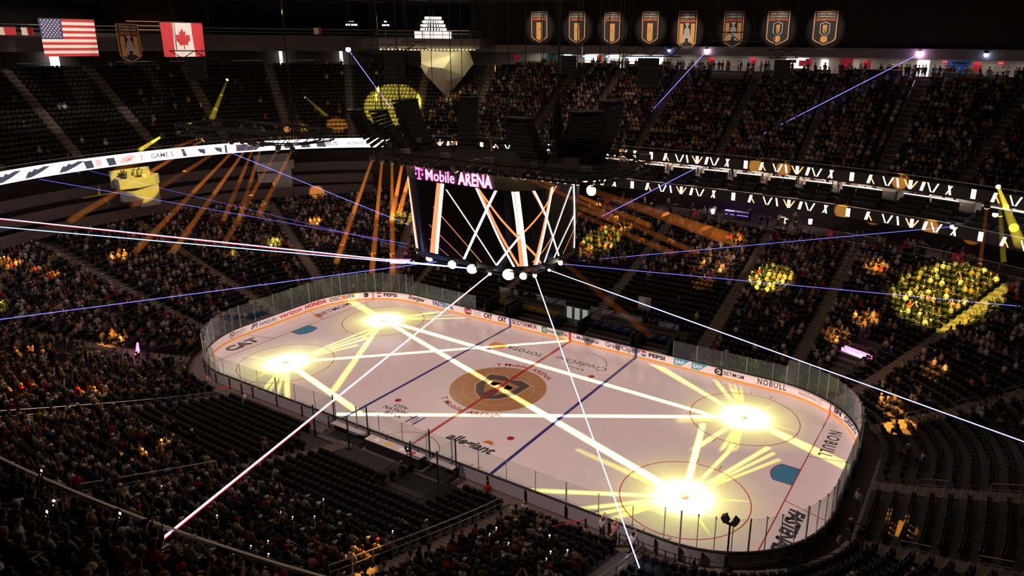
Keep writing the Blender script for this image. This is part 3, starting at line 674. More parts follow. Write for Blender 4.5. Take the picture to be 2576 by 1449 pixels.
# ---------------------------------------------------------------- light
def nm_(nt,op,a,b=None,c=None):
    n=nt.nodes.new('ShaderNodeMath'); n.operation=op
    for i,v in enumerate((a,b,c)):
        if v is None: continue
        if isinstance(v,(int,float)): n.inputs[i].default_value=v
        else: nt.links.new(v,n.inputs[i])
    return n.outputs[0]
STARS={
 'A':((21.0, 6.8),[ ((-8.8, -11.4),0.28,0.3,3),((9.7, 12.7),0.22,0.55,1.2),((16.2, 12.6),0.15,0.35,0.9),((17.6, 12.7),0.12,0.28,0.8),((18.2, 12.6),0.1,0.2,0.7),((18.8, 12.6),0.1,0.22,0.6),((30.3, 3.4),0.45,0.75,1.2),((18.6, -3.1),0.2,0.35,1.0),((21.2, -3.0),0.15,0.3,0.8),((22.1, -3.4),0.12,0.3,0.7),((22.7, -2.1),0.1,0.35,0.5),((22.6, 10.5),0.25,0.02,0.6),((25.5, 6.7),0.25,0.02,0.7),((16.2, 3.3),0.5,0.8,0.5) ]),
 'B':((21.0, -6.7),[ ((-22.7, 7.4),0.42,0.3,2.6),((11.0, -12.0),0.22,0.35,1.2),((15.3, -11.9),0.2,0.3,1.0),((16.6, -11.8),0.15,0.3,0.9),((17.8, -11.6),0.15,0.35,0.8),((18.4, 3.9),0.3,0.3,1.6),((21.8, 2.0),0.15,0.25,1.0),((24.2, 3.1),0.15,0.3,0.9),((24.8, 2.5),0.12,0.25,0.8),((25.4, 1.8),0.12,0.25,0.7),((24.1, -9.8),0.35,0.02,0.6),((25.4, -4.6),0.3,0.02,0.6),((18.0, -10.7),0.3,0.5,0.4),((11.4, -5.3),0.5,0.3,0.5) ]),
 'C':((-21.0, -6.7),[ ((-0.1, 13.1),0.3,0.25,2.4),((-7.2, -10.2),0.35,0.4,1.8),((-20.4, 4.9),0.12,0.3,0.9),((-19.5, 3.5),0.12,0.3,0.9),((-18.8, 2.1),0.15,0.35,1.1),((-18.3, 0.2),0.15,0.35,0.8),((-17.4, -12.5),0.15,0.35,0.9),((-16.5, -12.5),0.1,0.25,0.8),((-15.7, -12.1),0.15,0.25,0.9),((-14.2, -12.1),0.25,0.35,1.2),((-26.2, -7.9),0.25,0.02,0.6),((-20.4, -12.5),0.25,0.02,0.6),((-15.0, -8.0),0.35,0.1,0.4) ]),
 'D':((-21.2, 6.9),[ ((18.5, 5.6),0.4,0.3,2.4),((-31.5, 10.0),0.5,0.75,1.0),((-17.0, 13.1),0.2,0.5,0.9),((-15.1, 12.7),0.1,0.25,0.7),((-13.3, 12.7),0.15,0.25,0.9),((-12.3, -8.6),0.3,0.45,1.0),((-27.9, 9.7),0.3,0.02,0.4),((-24.9, 4.0),0.25,0.02,0.4),((-22.1, 10.1),0.3,0.02,0.4),((-19.2, 1.9),0.15,0.3,0.8) ]),
}
KL=4*math.pi**2
def projector(name,loc,build,power,color=None):
    """a lamp whose light is shaped on the ice by its own gobo"""
    l=bpy.data.lights.new(name,'SPOT'); l.energy=power*KL*loc[2]**2; l.shadow_soft_size=.05; l.spot_size=math.radians(165); l.spot_blend=0
    o=bpy.data.objects.new(name,l); COL.objects.link(o); o.location=loc
    l.use_nodes=True; nt=l.node_tree; nt.nodes.clear(); N=nt.nodes; L=nt.links
    out=N.new('ShaderNodeOutputLight'); em=N.new('ShaderNodeEmission'); L.new(em.outputs[0],out.inputs[0])
    g=N.new('ShaderNodeNewGeometry'); s=N.new('ShaderNodeSeparateXYZ'); L.new(g.outputs['Incoming'],s.inputs[0])
    X=nm_(nt,'MULTIPLY_ADD',nm_(nt,'DIVIDE',s.outputs[0],s.outputs[2]),-loc[2],loc[0]); Y=nm_(nt,'MULTIPLY_ADD',nm_(nt,'DIVIDE',s.outputs[1],s.outputs[2]),-loc[2],loc[1])
    az=nm_(nt,'ABSOLUTE',s.outputs[2]); flatk=nm_(nt,'DIVIDE',1.,nm_(nt,'POWER',nm_(nt,'MAXIMUM',az,.2),3.))
    build(nt,X,Y,em,flatk); return o
def rinkmask(nt,X,Y,m=.5):
    dx=nm_(nt,'MAXIMUM',nm_(nt,'SUBTRACT',nm_(nt,'ABSOLUTE',X),CX),0.); dy=nm_(nt,'MAXIMUM',nm_(nt,'SUBTRACT',nm_(nt,'ABSOLUTE',Y),CY),0.)
    d=nm_(nt,'SQRT',nm_(nt,'ADD',nm_(nt,'MULTIPLY',dx,dx),nm_(nt,'MULTIPLY',dy,dy)))
    n=nt.nodes.new('ShaderNodeMapRange'); n.inputs[1].default_value=RR+m; n.inputs[2].default_value=RR+m+.5; n.inputs[3].default_value=1; n.inputs[4].default_value=0; nt.links.new(d,n.inputs[0]); return n.outputs[0]
def wash(col):
    def f(nt,X,Y,em,k):
        em.inputs[0].default_value=(*col,1); nt.links.new(nm_(nt,'MULTIPLY',k,rinkmask(nt,X,Y,1.2)),em.inputs[1])
    return f
def star(S,rays):
    def f(nt,X,Y,em,k):
        px=nm_(nt,'SUBTRACT',X,S[0]); py=nm_(nt,'SUBTRACT',Y,S[1])
        r2=nm_(nt,'ADD',nm_(nt,'MULTIPLY',px,px),nm_(nt,'MULTIPLY',py,py))
        core=nm_(nt,'EXPONENT',nm_(nt,'MULTIPLY',r2,-.62)); wt=nm_(nt,'MULTIPLY',core,9.); tot=nm_(nt,'MULTIPLY',core,6.)
        tot=nm_(nt,'MULTIPLY_ADD',nm_(nt,'EXPONENT',nm_(nt,'MULTIPLY',r2,-.085)),1.15,tot)
        for e,w0,w1,amp in rays:
            dx,dy=e[0]-S[0],e[1]-S[1]; l=math.hypot(dx,dy); ux,uy=dx/l,dy/l
            t=nm_(nt,'MULTIPLY_ADD',px,ux/l,nm_(nt,'MULTIPLY',py,uy/l)); v=nm_(nt,'MULTIPLY_ADD',px,-uy,nm_(nt,'MULTIPLY',py,ux))
            w=nm_(nt,'MULTIPLY_ADD',t,w1-w0,w0); a=nm_(nt,'DIVIDE',v,w); p=nm_(nt,'MAXIMUM',nm_(nt,'MULTIPLY_ADD',nm_(nt,'MULTIPLY',a,a),-1.,1.),0.)
            m=nm_(nt,'MULTIPLY',nm_(nt,'GREATER_THAN',t,0.),nm_(nt,'LESS_THAN',t,1.)); p=nm_(nt,'MULTIPLY',p,m)
            # brighter towards the star
            p=nm_(nt,'MULTIPLY',p,nm_(nt,'MULTIPLY_ADD',t,-.9*amp*(0.3 if amp>2 else 1.),1.9*amp)); tot=nm_(nt,'ADD',tot,p)
            if amp>.8: wt=nm_(nt,'ADD',wt,nm_(nt,'MULTIPLY',nm_(nt,'MULTIPLY',p,p),.16 if amp>1.5 else .10))
        mk=nm_(nt,'MULTIPLY',k,rinkmask(nt,X,Y,.3)); return nm_(nt,'MULTIPLY',tot,mk),nm_(nt,'MULTIPLY',wt,mk)
    return f
def both(stars,washcol,wk):
    def f(nt,X,Y,em,k):
        L=nt.links; tot=None
        for S,rays in stars:
            for sock,colr in zip(star(S,rays)(nt,X,Y,em,k),((.86,.92,.03),(.85,.88,1.))):
                sc=nt.nodes.new('ShaderNodeVectorMath'); sc.operation='SCALE'; sc.inputs[0].default_value=colr; L.new(sock,sc.inputs['Scale'])
                if tot is None: tot=sc.outputs[0]
                else: a=nt.nodes.new('ShaderNodeVectorMath'); L.new(tot,a.inputs[0]); L.new(sc.outputs[0],a.inputs[1]); tot=a.outputs[0]
        if wk:
            sc=nt.nodes.new('ShaderNodeVectorMath'); sc.operation='SCALE'; sc.inputs[0].default_value=washcol; L.new(nm_(nt,'MULTIPLY',nm_(nt,'MULTIPLY',k,wk),rinkmask(nt,X,Y,1.2)),sc.inputs['Scale'])
            a=nt.nodes.new('ShaderNodeVectorMath'); L.new(tot,a.inputs[0]); L.new(sc.outputs[0],a.inputs[1]); tot=a.outputs[0]
        L.new(tot,em.inputs[0]); em.inputs[1].default_value=1.
    return f
projector('ice_projector',(0,-30,30),both([STARS['B'],STARS['C']],(1,.67,.61),.44),1.15); projector('ice_projector',(0,28,30),both([STARS['A'],STARS['D']],(1,1,1),0),1.15)
def area(name,loc,size,power,col,rot=(0,0,0)):
    l=bpy.data.lights.new(name,'AREA'); l.shape='RECTANGLE'; l.size,l.size_y=size; l.energy=power; l.color=col; o=bpy.data.objects.new(name,l); COL.objects.link(o); o.location=loc; o.rotation_euler=rot; return o
area('house_light',(-14,-4,36),(80,60),4000,(1,.72,.55))
area('added_roof_fill',(-5,22,33.5),(90,50),260,(1,.75,.65),(math.pi,0,0))  # added upward fill lamp with no fixture, brightens the dark ceiling
w=bpy.data.worlds.new('world'); SC.world=w; w.use_nodes=True; w.node_tree.nodes['Background'].inputs[0].default_value=(.01,.008,.008,1); w.node_tree.nodes['Background'].inputs[1].default_value=.1
# ---------------------------------------------------------------- rims, balconies, suites
QF0,QF1=qof(41,30),qof(-41,36)           # far side between the corners
QL0,QL1=QF1,qof(-45,-33)                 # left end
def band(name,curve,q0,q1,prof,m,n=80,kind=True,parent=None):
    b=MB(); b.sweep([[(*Pcurve(q,curve,o),z) for o,z in prof] for q in qs(n,q0,q1)],True,False); o=b.build(name,m,parent)
    return struct(o) if kind else o
qR=qof(45,10)
FL=(58,40.6,2.4)
M_SUITE=mat('suite wall pale',(.62,.58,.55),.7,var=.06); M_SOFA=mat('sofa leather',(.035,.028,.025),.5,var=.3); M_COUNT=mat('counter top white',(.75,.73,.70),.4)
band('wall_lower_rim',LOW,qR,QL1,[(0,7.9),(.25,7.9),(.25,8.75),(0,8.75)],M_WALL,160)
band('floor_club',LOW,qR,QL1,[(.2,8.0),(11,8.0),(11,8.25),(.2,8.25)],mat('club carpet',(.10,.07,.09),.9,var=.3),160)
band('wall_club_back',LOW,QF0,QF1,[(9.5,8.2),(9.8,8.2),(9.8,12),(9.5,12)],mat('club back wall',(.06,.045,.05),.8))
band('wall_club_back',LOW,QL0,QL1,[(6.5,8.2),(6.8,8.2),(6.8,14),(6.5,14)],M_WALL)
band('wall_lower_fascia',FL,qR,QL0,[(0,11.25),(.25,11.25),(.25,12.55),(0,12.55)],M_FASC,90)
band('trim_1',FL,qR,QL0,[(-.03,12.55),(.28,12.55),(.28,12.62),(-.03,12.62)],M_RAIL,90)
for k in range(4): band('floor_suite_step',FL,qR,QL0,[(.25+k*1.15,11.3),(1.4+k*1.15+(4.4 if k==3 else 0),11.3),(1.4+k*1.15+(4.4 if k==3 else 0),12.2+k*.36),(.25+k*1.15,12.2+k*.36)],M_CONC,80)
band('wall_suite_back',FL,qR,QL0,[(9.,12.),(9.3,12.),(9.3,15.6),(9.,15.6)],M_SUITE,80)
band('ceiling_suite',UP0,qR,QL0,[(.2,15.5),(10,15.5),(10,15.6),(.2,15.6)],M_FASC,80)
band('wall_upper_fascia',UP0,qR,QL1,[(-.25,15.45),(0,15.45),(0,16.78),(-.25,16.78)],M_FASC,170)
band('trim_2',UP0,qR,QL1,[(-.27,17.15),(-.19,17.15),(-.19,17.22),(-.27,17.22)],M_RAIL,170)
# near side rim of the upper stand, a glass rail with steel top
qn0,qn1=qof(-12,-41),qof(34,-37)
band('wall_near_fascia',UP0,qn0,qn1,[(-.25,15.4),(0,15.4),(0,16.5),(-.25,16.5)],M_FASC,50)
nr=thing('glass_railing','long glass railing with steel top rail in front of the near upper seats','railing')
b=MB(); b.sweep([[(*Pcurve(q,UP0,o),z) for o,z in((-.17,17.12),(-.09,17.12),(-.09,17.22),(-.17,17.22))] for q in qs(50,qn0,qn1)],True); b.build('top_rail',M_RAIL,nr)
for i in range(22):
    q0=qn0+(qn1-qn0)*i/22;q1=qn0+(qn1-qn0)*(i+1)/22; b=MB()
    b.sweep([[(*Pcurve(q,UP0,o),z) for o,z in((-.14,16.5),(-.12,16.5),(-.12,17.1),(-.14,17.1))] for q in(q0+.04,q1-.04)],True); b.build('glass_pane',MATS['rink glass'],nr)
    b=MB(); x,y=Pcurve(q0,UP0,-.1); b.box((x,y,16.8),(.05,.06,.72)); b.build('post',M_RAIL,nr)
def suiteq(tw,w0,w1):  # stations every ~6 m along the far side
    out=[];q=w0
    while q<w1: out.append(q); q+=tw
    return out
QSU=suiteq(4.55,qof(39.5,32),QL0-1.5); M_BAR=glow('counter edge light',(1.,.93,.88),1.6); M_WARM=glow('suite lamp',(1.,.55,.15),4.); M_RSIGN=mat('sign red',(.45,.02,.03),.5,emit=.12)
for i,q in enumerate(QSU):
    A=lambda dq,o,z:(*Pcurve(q+dq,FL,o),z)
    c=fr(q)[0]; an=math.atan2(c[3],c[2])
    b=MB(); b.sweep([[A(.0,o,z) for o,z in((4.2,13.2),(9.,13.2),(9.,15.5),(5.2,15.5),(5.2,14.3),(4.2,14.3))],[A(.14,o,z) for o,z in((4.2,13.2),(9.,13.2),(9.,15.5),(5.2,15.5),(5.2,14.3),(4.2,14.3))]],True); struct(b.build('wall_suite_partition',M_SUITE))
    n_=f"{ORD(i+1)} suite from the right frame edge"
    t=thing('suite_counter',f"white edge-lit bar counter of the {n_}",'counter',group='suite counters')
    for s,(u0,u1) in enumerate(((.95,2.55),(2.65,4.2))):
        b=MB(); b.sweep([[A(u,o,z) for o,z in((4.35,14.16),(4.75,14.16),(4.75,14.24),(4.35,14.24))] for u in np.linspace(u0,u1,5)],True); b.build('counter_top',M_COUNT,t)
        b=MB(); b.sweep([[A(u,o,z) for o,z in((4.28,14.15),(4.34,14.15),(4.34,14.25),(4.28,14.25))] for u in np.linspace(u0,u1,5)],True); b.build('edge_light',M_BAR,t)
        b=MB(); b.sweep([[A(u,o,z) for o,z in((4.4,13.25),(4.6,13.25),(4.6,14.16),(4.4,14.16))] for u in np.linspace(u0,u1,5)],True); b.build('counter_front',M_SOFA,t)
    for r in range(3):
        for s,(u0,u1) in enumerate(((.85,2.5),(2.7,4.3))):
            t=thing('sofa_bench',f"dark leather sofa row, {('front','middle','rear')[r]} step, {('right','left')[s]} half of {n_}",'sofa',group='suite sofa rows')
            o0=.55+r*1.15; z0=12.2+r*.36
            b=MB(); b.sweep([[A(u,o,z) for o,z in((o0,z0+.05),(o0+.55,z0+.05),(o0+.55,z0+.42),(o0,z0+.42))] for u in np.linspace(u0,u1,4)],True); b.build('seat',M_SOFA,t)
            b=MB(); b.sweep([[A(u,o,z) for o,z in((o0+.5,z0+.3),(o0+.75,z0+.3),(o0+.82,z0+.85),(o0+.62,z0+.88))] for u in np.linspace(u0,u1,4)],True); b.build('backrest',M_SOFA,t)
    t=thing('suite_table',f"white table board standing inside the {n_}",'table',A(1.9,6.4,13.25),an,group='suite tables'); b=MB(); b.box((0,0,.95),(.8,1.5,.06)); b.build('table_top',M_COUNT,t)
    for s in(-1,1): b=MB(); b.box((0,s*.6,.46),(.5,.06,.92)); b.build('leg',M_BLACK,t)
    t=thing('drinks_counter',f"steel drinks counter with cups at back of the {n_}",'counter',A(3.4,6.9,13.25),an,group='suite drinks counters'); b=MB(); b.box((0,0,.5),(.7,1.5,1.)); cab_=b.build('cabinet',M_SUITE,t)
    b=MB()
    for k in range(9): b.box((RND.uniform(-.3,.3),RND.uniform(-.7,.7),1.06),(.09,.09,.12))
    tag(b.build('cups',M_COUNT,cab_),kind='stuff'); b=MB(); b.box((-.36,.5,.7),(.02,.35,.4)); b.build('red_sign',M_RSIGN,t)
    l=bpy.data.lights.new('suite_light','AREA'); l.size=2.2; l.energy=170; l.color=(1,.80,.66); o=bpy.data.objects.new('suite_light',l); COL.objects.link(o); o.location=A(2.3,6.9,15.42)
# ---------------------------------------------------------------- ribbon displays
GW=glow('led white',(1,.93,.88),6.); GO=glow('led orange',(1.,.28,.09),3.2); GY=glow('led yellow white',(1.,.85,.42),4.5); GP=glow('led pink white',(1,.68,.60),5.); GD=mat('led dark',(.05,.05,.07),.4); GK=glow('led slate',(.06,.06,.09),1.2)
def ribbon(name,label,curve,off,zm,h,q0,q1,per,phase,skip=()):
    t=thing(name,label,'led display'); b=MB(); b.sweep([[(*Pcurve(q,curve,off+o),z) for o,z in((-.06,zm-h*.62),(0,zm-h*.62),(0,zm+h*.62),(-.06,zm+h*.62))] for q in qs(90,q0,q1)],True); b.build('screen',M_FASC,t)
    glyph={'rect':[(0,0,0,GW,.42),(-.24,0,0,GO,.07),(.24,0,0,GO,.07)],'K':[(0,0,.25,GP,.3),(.38,-.12,-.6,GO,.13)],'V':[(-.38,0,-.45,GY,.13),(.38,0,.45,GW,.15)],'bs':[(0,0,-.22,GW,.17)],'Y':[(0,0,.0,GW,.34),(-.52,.08,-.6,GO,.15),(.52,.08,.6,GO,.15)],'sl':[(0,0,.22,GP,.3)],'X':[(0,0,-.22,GW,.2),(-.06,0,.55,GY,.12)]}
    pat=[('rect',0),('K',.155),('V',.31),('bs',.395),('Y',.5),('sl',.60),('V',.68),('X',.815)]
    mats=[GW,GO,GY,GP]; b=MB(); L=0; 
    q=q0; acc=0.
    # walk left to right as seen from the ice (q decreasing)
    pts=[]; N=900
    qq=[q1+(q0-q1)*i/N for i in range(N+1)]; xy=[Pcurve(a,curve,off-.075) for a in qq]; s=[0.]
    for a,c in zip(xy,xy[1:]): s.append(s[-1]+math.dist(a,c))
    def at(d,z):
        d=max(0,min(s[-1]-1e-3,d)); k=min(range(len(s)-1),key=lambda i:0 if s[i]<=d<s[i+1] else 1) if False else int(np.searchsorted(s,d,side='right'))-1
        f=(d-s[k])/(s[k+1]-s[k]); return (xy[k][0]+(xy[k+1][0]-xy[k][0])*f,xy[k][1]+(xy[k+1][1]-xy[k][1])*f,z)
    k=0
    while True:
        base=phase+k*per; k+=1
        if base>s[-1]: break
        for g,f in pat:
            d0=base+f*per
            if d0<1 or d0>s[-1]-1: continue
            for dx,dz,sl,m,w in glyph[g]:
                hh=h*.5*(.8 if dz else 1)
                b.add([at(d0+dx*h*.9+sl*v*hh+u*w*.55,zm+dz*h+v*hh) for u,v in((-1,-1),(1,-1),(1,1),(-1,1))],[(0,1,2,3)],mats.index(m))
    b.build('light_graphic',mats,t); return at,s[-1]
QV1=qof(-44,33.5)
ribbon('ribbon_display','long dark led ribbon along the upper stand edge with bars of light',UP0,-.26,16.2,.95,qR,QV1,12.9,1.1)
ribbon('ribbon_display','long dark led ribbon along the suite balcony edge with bars of light',FL,-.01,11.9,.95,qR,QL0-2,14.3,2.0)
# bright white ribbon round the left end
t=thing('ribbon_display','blown-out white led ribbon curving round the left end with dark artwork','led display')
GWL=glow('led ribbon white',(1,.95,.92),3.4,True); b=MB(); b.sweep([[(*Pcurve(q,UP0,-.3+o),z) for o,z in((-.06,15.42),(0,15.42),(0,16.78),(-.06,16.78))] for q in qs(90,QV1,QL1)],True); b.build('screen',GWL,t)
xyL=[Pcurve(a,UP0,-.375) for a in qs(600,QL1,QV1)]; sL=[0.]
for a,c in zip(xyL,xyL[1:]): sL.append(sL[-1]+math.dist(a,c))
def atL(d,z):
    k=max(0,min(len(sL)-2,int(np.searchsorted(sL,d,side='right'))-1)); f=(d-sL[k])/(sL[k+1]-sL[k]); return (xyL[k][0]+(xyL[k+1][0]-xyL[k][0])*f,xyL[k][1]+(xyL[k+1][1]-xyL[k][1])*f,z)
b=MB(); M_=[GK,glow('led red',(.85,.12,.10),1.4),glow('led pink',(1.,.62,.62),1.)]
D0L=min(range(len(sL)),key=lambda i:(xyL[i][1]+15)**2+(0 if xyL[i][0]<0 else 1e6)); D0L=sL[D0L]     # where the frame's left edge cuts it
def shp(d,poly,mi=0): b.add([atL(D0L+d+x,z) for x,z in poly],[tuple(range(len(poly)))],mi)
for d in(0.2,3.6,7.6): shp(d,[(0,15.55),(.8,15.6),(2.0,16.0),(3.2,16.55),(2.4,16.6),(1.6,16.35),(1.3,16.5),(.9,16.2),(.6,16.3),(.3,16.)])
for d in(10.6,13.3): shp(d,[(.25,15.55),(1.2,15.6),(1.0,16.5),(0,16.5)])
shp(12.,[(0,15.7),(.7,15.7),(.7,16.5),(0,16.5)],2); shp(14.8,[(0,15.6),(1.4,15.7),(2.2,16.3),(1.6,16.6),(.4,16.3)],2); shp(15.4,[(0,15.8),(.9,16.),(1.1,16.2),(.3,16.1)],1); shp(17.6,[(0,15.7),(.12,15.7),(.12,16.5),(0,16.5)],1)
ngon_text(b,'GAME 5',lambda u,v:atL(D0L+20.3+u,15.8+v),.62,'c',0,.02); shp(23.0,[(0,15.6),(.5,15.6),(.2,16.6),(-.2,16.6)])
for d in(24.9,27.1): shp(d,[(0,16.4),(1.0,16.3),(1.0,15.6),(.3,15.9)])
shp(28.5,[(0,15.5),(.3,15.5),(.3,16.6),(0,16.6)]); shp(30.,[(0,15.6),(2.6,15.6),(3.2,16.),(5.5,16.1),(5.,16.55),(0,16.55)])
for d in(36.5,38.8,41.): shp(d,[(0,15.6),(1.3,15.6),(1.0,16.4),(.4,16.5),(-.1,16.1)])
ngon_text(b,'in Gold we',lambda u,v:atL(D0L+47.+u,15.85+v),.55,'c',0,.02); ngon_text(b,'THIS IS',lambda u,v:atL(D0L+42.6+u,15.8+v),.6,'c',0,.03)
for x0,x1,z0,z1 in((50.,50.12,15.6,16.6),(50,53.6,16.5,16.6),(50,53.6,15.6,15.7),(53.5,53.6,15.6,16.6)): shp(0,[(x0,z0),(x1,z0),(x1,z1),(x0,z1)])
b.build('display_artwork',M_,t)
# ---------------------------------------------------------------- club level
def railing(label,q0,q1,sign=None,solid=False):
    t=thing('guard_railing',label,'railing'); n=max(2,round((q1-q0)/1.62)); ss=[]
    for i in range(n):
        a=q0+(q1-q0)*(i+.02)/n;c=q0+(q1-q0)*(i+.98)/n; f=lambda q,z:(*Pcurve(q,LOW,.1),z)
        b=MB()
        for z in(8.82,9.78): b.tube(f(a,z),f(c,z),.035,5)
        for q in(a,c): b.tube(f(q,8.7),f(q,9.8),.035,5)
        for k in range(1,13): q=a+(c-a)*k/13; b.tube(f(q,8.85),f(q,9.76),.014,4,cap=False)
        b.build('railing_panel',M_RAIL,t)
    if sign:
        q=sign[1]; b=MB(); g=lambda u,v:(*Pcurve(q-u*.62,LOW,-.02),v)
        b.add([g(u,v) for u,v in((-.6,8.8),(.6,8.8),(.6,9.85),(-.6,9.85))],[(0,1,2,3)]); ngon_text(b,sign[0],lambda u,v:(*Pcurve(q-u*.62,LOW,-.05),9.05+v),.55,'c',1,.03); b.build('section_sign',[M_RSIGN,CT['white']],t)
    return t
Q3,Q4,Q5,Q6=qof(34.2,34.9),qof(20.6,38.9),qof(3.4,38.9),qof(-9.5,38.9)
railing('steel picket railing with red section 3 sign at right',Q3-4.3,Q3+2.9,('3',Q3)); railing('steel picket railing with red section 4 sign',Q4-3.7,Q4+3.9,('4',Q4)); railing('steel picket railing with red section 5 sign before purple bar',Q5-5.5,Q5+3.0,('5',Q5)); railing('steel picket railing with red section 6 sign beside scoreboard',Q6-4.0,Q6+1.5,('6',Q6))
b=MB()
for n_,(x,y) in(('7',(-24,37.5)),('9',(-46,29)),('10',(-53.5,22)),('11',(-56.5,16)),('12',(-59,4.5)),('13',(-59,-1.5)),('14',(-58.5,-8))):
    q=qof(x,y); t=thing('section_sign',{'7':'red section sign on lower rim wall behind the scoreboard','9':'red section sign on lower rim wall just left of orange beams','10':'red section sign beside the lit curved panel on lower rim','11':'red section sign below the dark opera box','12':'red section sign right below the yellow opera box','13':'red section sign left below the yellow opera box','14':'red section sign on the rim wall nearest left frame edge'}[n_],'sign'); b=MB(); b.sweep([[(*Pcurve(q-u,LOW,o),z) for o,z in((-.08,8.0),(-.02,8.0),(-.02,9.0),(-.08,9.0))] for u in(-.4,.4)],True); b.build('board',M_RSIGN,t); b=MB(); ngon_text(b,n_,lambda u,v:(*Pcurve(q-u*.7,LOW,-.1),8.25+v),.5,'c',0,.03); b.build('numeral',CT['white'],t)
M_PURP=glow('bar glow violet',(.30,.16,1.),1.4,True); M_TBL=mat('table top',(.5,.45,.45),.5)
qb=qof(7,38); t=thing('bar_counter','violet-lit curved bar counter in the club behind section 5 railing','bar')
for nm,pr,m in(('bar_top',((4.0,9.3),(4.9,9.3),(4.9,9.36),(4.0,9.36)),M_COUNT),('bar_front',((4.1,8.25),(4.3,8.25),(4.3,9.3),(4.1,9.3)),M_FASC),('violet_strip',((4.04,8.9),(4.1,8.9),(4.1,9.0),(4.04,9.0)),M_PURP)):
    b=MB(); b.sweep([[(*Pcurve(q,LOW,o),z) for o,z in pr] for q in qs(8,qb-2.2,qb+1.2)],True); b.build(nm,m,t)
for i,(x,y) in enumerate(((-7,43),(-4,42),(-1,43.2),(3.2,42),(11,42.5),(13.5,43.5),(15.8,42))):
    t=thing('high_table',f"small high table on the club level, {ORD(i+1)} from the scoreboard side",'table',(x,y,8.25),0,'club tables'); b=MB(); b.lathe([(.32,0),(.32,.03),(.04,.05),(.04,1.02)],10); b.build('stand',M_BLACK,t); b=MB(); b.lathe([(.38,1.02),(.4,1.04),(.4,1.07)],12); b.build('table_top',M_TBL,t)
for _ in range(34):
    x=RND.uniform(-11,17); y=RND.uniform(39.6,45); CROWD_EXTRA.append((RND.choice(TT),x,y,8.25,RND.uniform(0,6.3),cols()))
for _ in range(26):
    q=qof(RND.uniform(20,36),36)+RND.uniform(-1,1); x,y=Pcurve(q,LOW,RND.uniform(.7,2.5)); CROWD_EXTRA.append((RND.choice(TT),x,y,8.25,yaw_in(q)+RND.gauss(0,.5),cols()))
for _ in range(30):
    q=RND.uniform(QSU[0],QSU[-1]); x,y=Pcurve(q,FL,RND.uniform(5.4,8)); CROWD_EXTRA.append((RND.choice(TT),x,y,13.25,RND.uniform(0,6.3),cols()))
def point(name,loc,e,col,r=.3): 
    l=bpy.data.lights.new(name,'POINT'); l.energy=e; l.color=col; l.shadow_soft_size=r; o=bpy.data.objects.new(name,l); COL.objects.link(o); o.location=loc; return o
point('club_lamp',(6.5,43.5,10.6),140,(.55,.4,1.)); point('club_lamp',(-4,43,10.6),90,(1,.7,.5)); point('club_lamp',(14,43.5,10.6),120,(1,.7,.55)); point('club_lamp',(31,38.5,10.6),60,(1,.75,.6))
for i,(x,y,c) in enumerate(((14.6,41.,GY),(5,41.2,GW),(17.2,42.4,GW))):
    t=thing('table_lamp',f"glowing {('amber','white','pale square')[i]} lamp standing on club level by railing",'lamp',(x,y,8.25)); b=MB(); b.lathe([(.2,0),(.03,.05),(.03,.9)],8); b.build('stand',M_BLACK,t); b=MB(); b.lathe([(.22,.9),(.24,1.5)],10); b.build('lamp_shade',c,t)
# yellow-washed opera box and its dark twins on the left end
M_OB=mat('opera box plaster',(.55,.50,.42),.7)
def opera(x,y,z,label):
    q=qof(x,y); t=thing('opera_box',label,'balcony',(x,y,z),yaw_in(q))
    for nm,pts,z0,z1 in(('upper_parapet',[(-2.6,-.9),(2.4,-.6),(2.6,.9),(.6,1.5),(-1.8,1.1),(-2.9,.2)],0,.95),('lower_parapet',[(-.3,.4),(2.5,.4),(2.6,1.4),(1.6,2.1),(.2,1.8)],-1.5,-.55)):
        b=MB(); rin=[(px*.9,py*.82) for px,py in pts]; n=len(pts)
        b.sweep([[(px,py,z0-.3) for px,py in pts],[(px,py,z1) for px,py in pts],[(px,py,z1) for px,py in rin],[(px,py,z0+.1) for px,py in rin]],True); b.build(nm,M_OB,t)
    b=MB(); b.box((-.9,.1,-1.6),(2.6,1.8,2.6)); b.build('column',M_OB,t); b=MB(); b.box((0,-1.2,.7),(5,.3,2.2)); b.build('back_wall',M_OB,t); return t
opera(-57.0,.9,13.0,'curved plaster opera box washed in yellow light on left end'); opera(-55.,20.,12.6,'dark curved opera box left of the scoreboard')
for k in range(6): CROWD_EXTRA.append((RND.choice(TT),-57.2+RND.uniform(-.5,.5),.9+RND.uniform(-2,2),13.1,-1.57,cols()))
for k,(o,z) in enumerate(((-.5,9.9),(1.2,11.3),(2.9,12.9))):
    band('wall_left_terrace',UP0,QL0+4,QL1,[(o,z-1.3),(o+.2,z-1.3),(o+.2,z),(o,z)],M_WALL,60); band('floor_left_terrace',UP0,QL0+4,QL1,[(o+.2,z-1.3),(o+2.2,z-1.3),(o+2.2,z-1.1),(o+.2,z-1.1)],M_CONC,60)
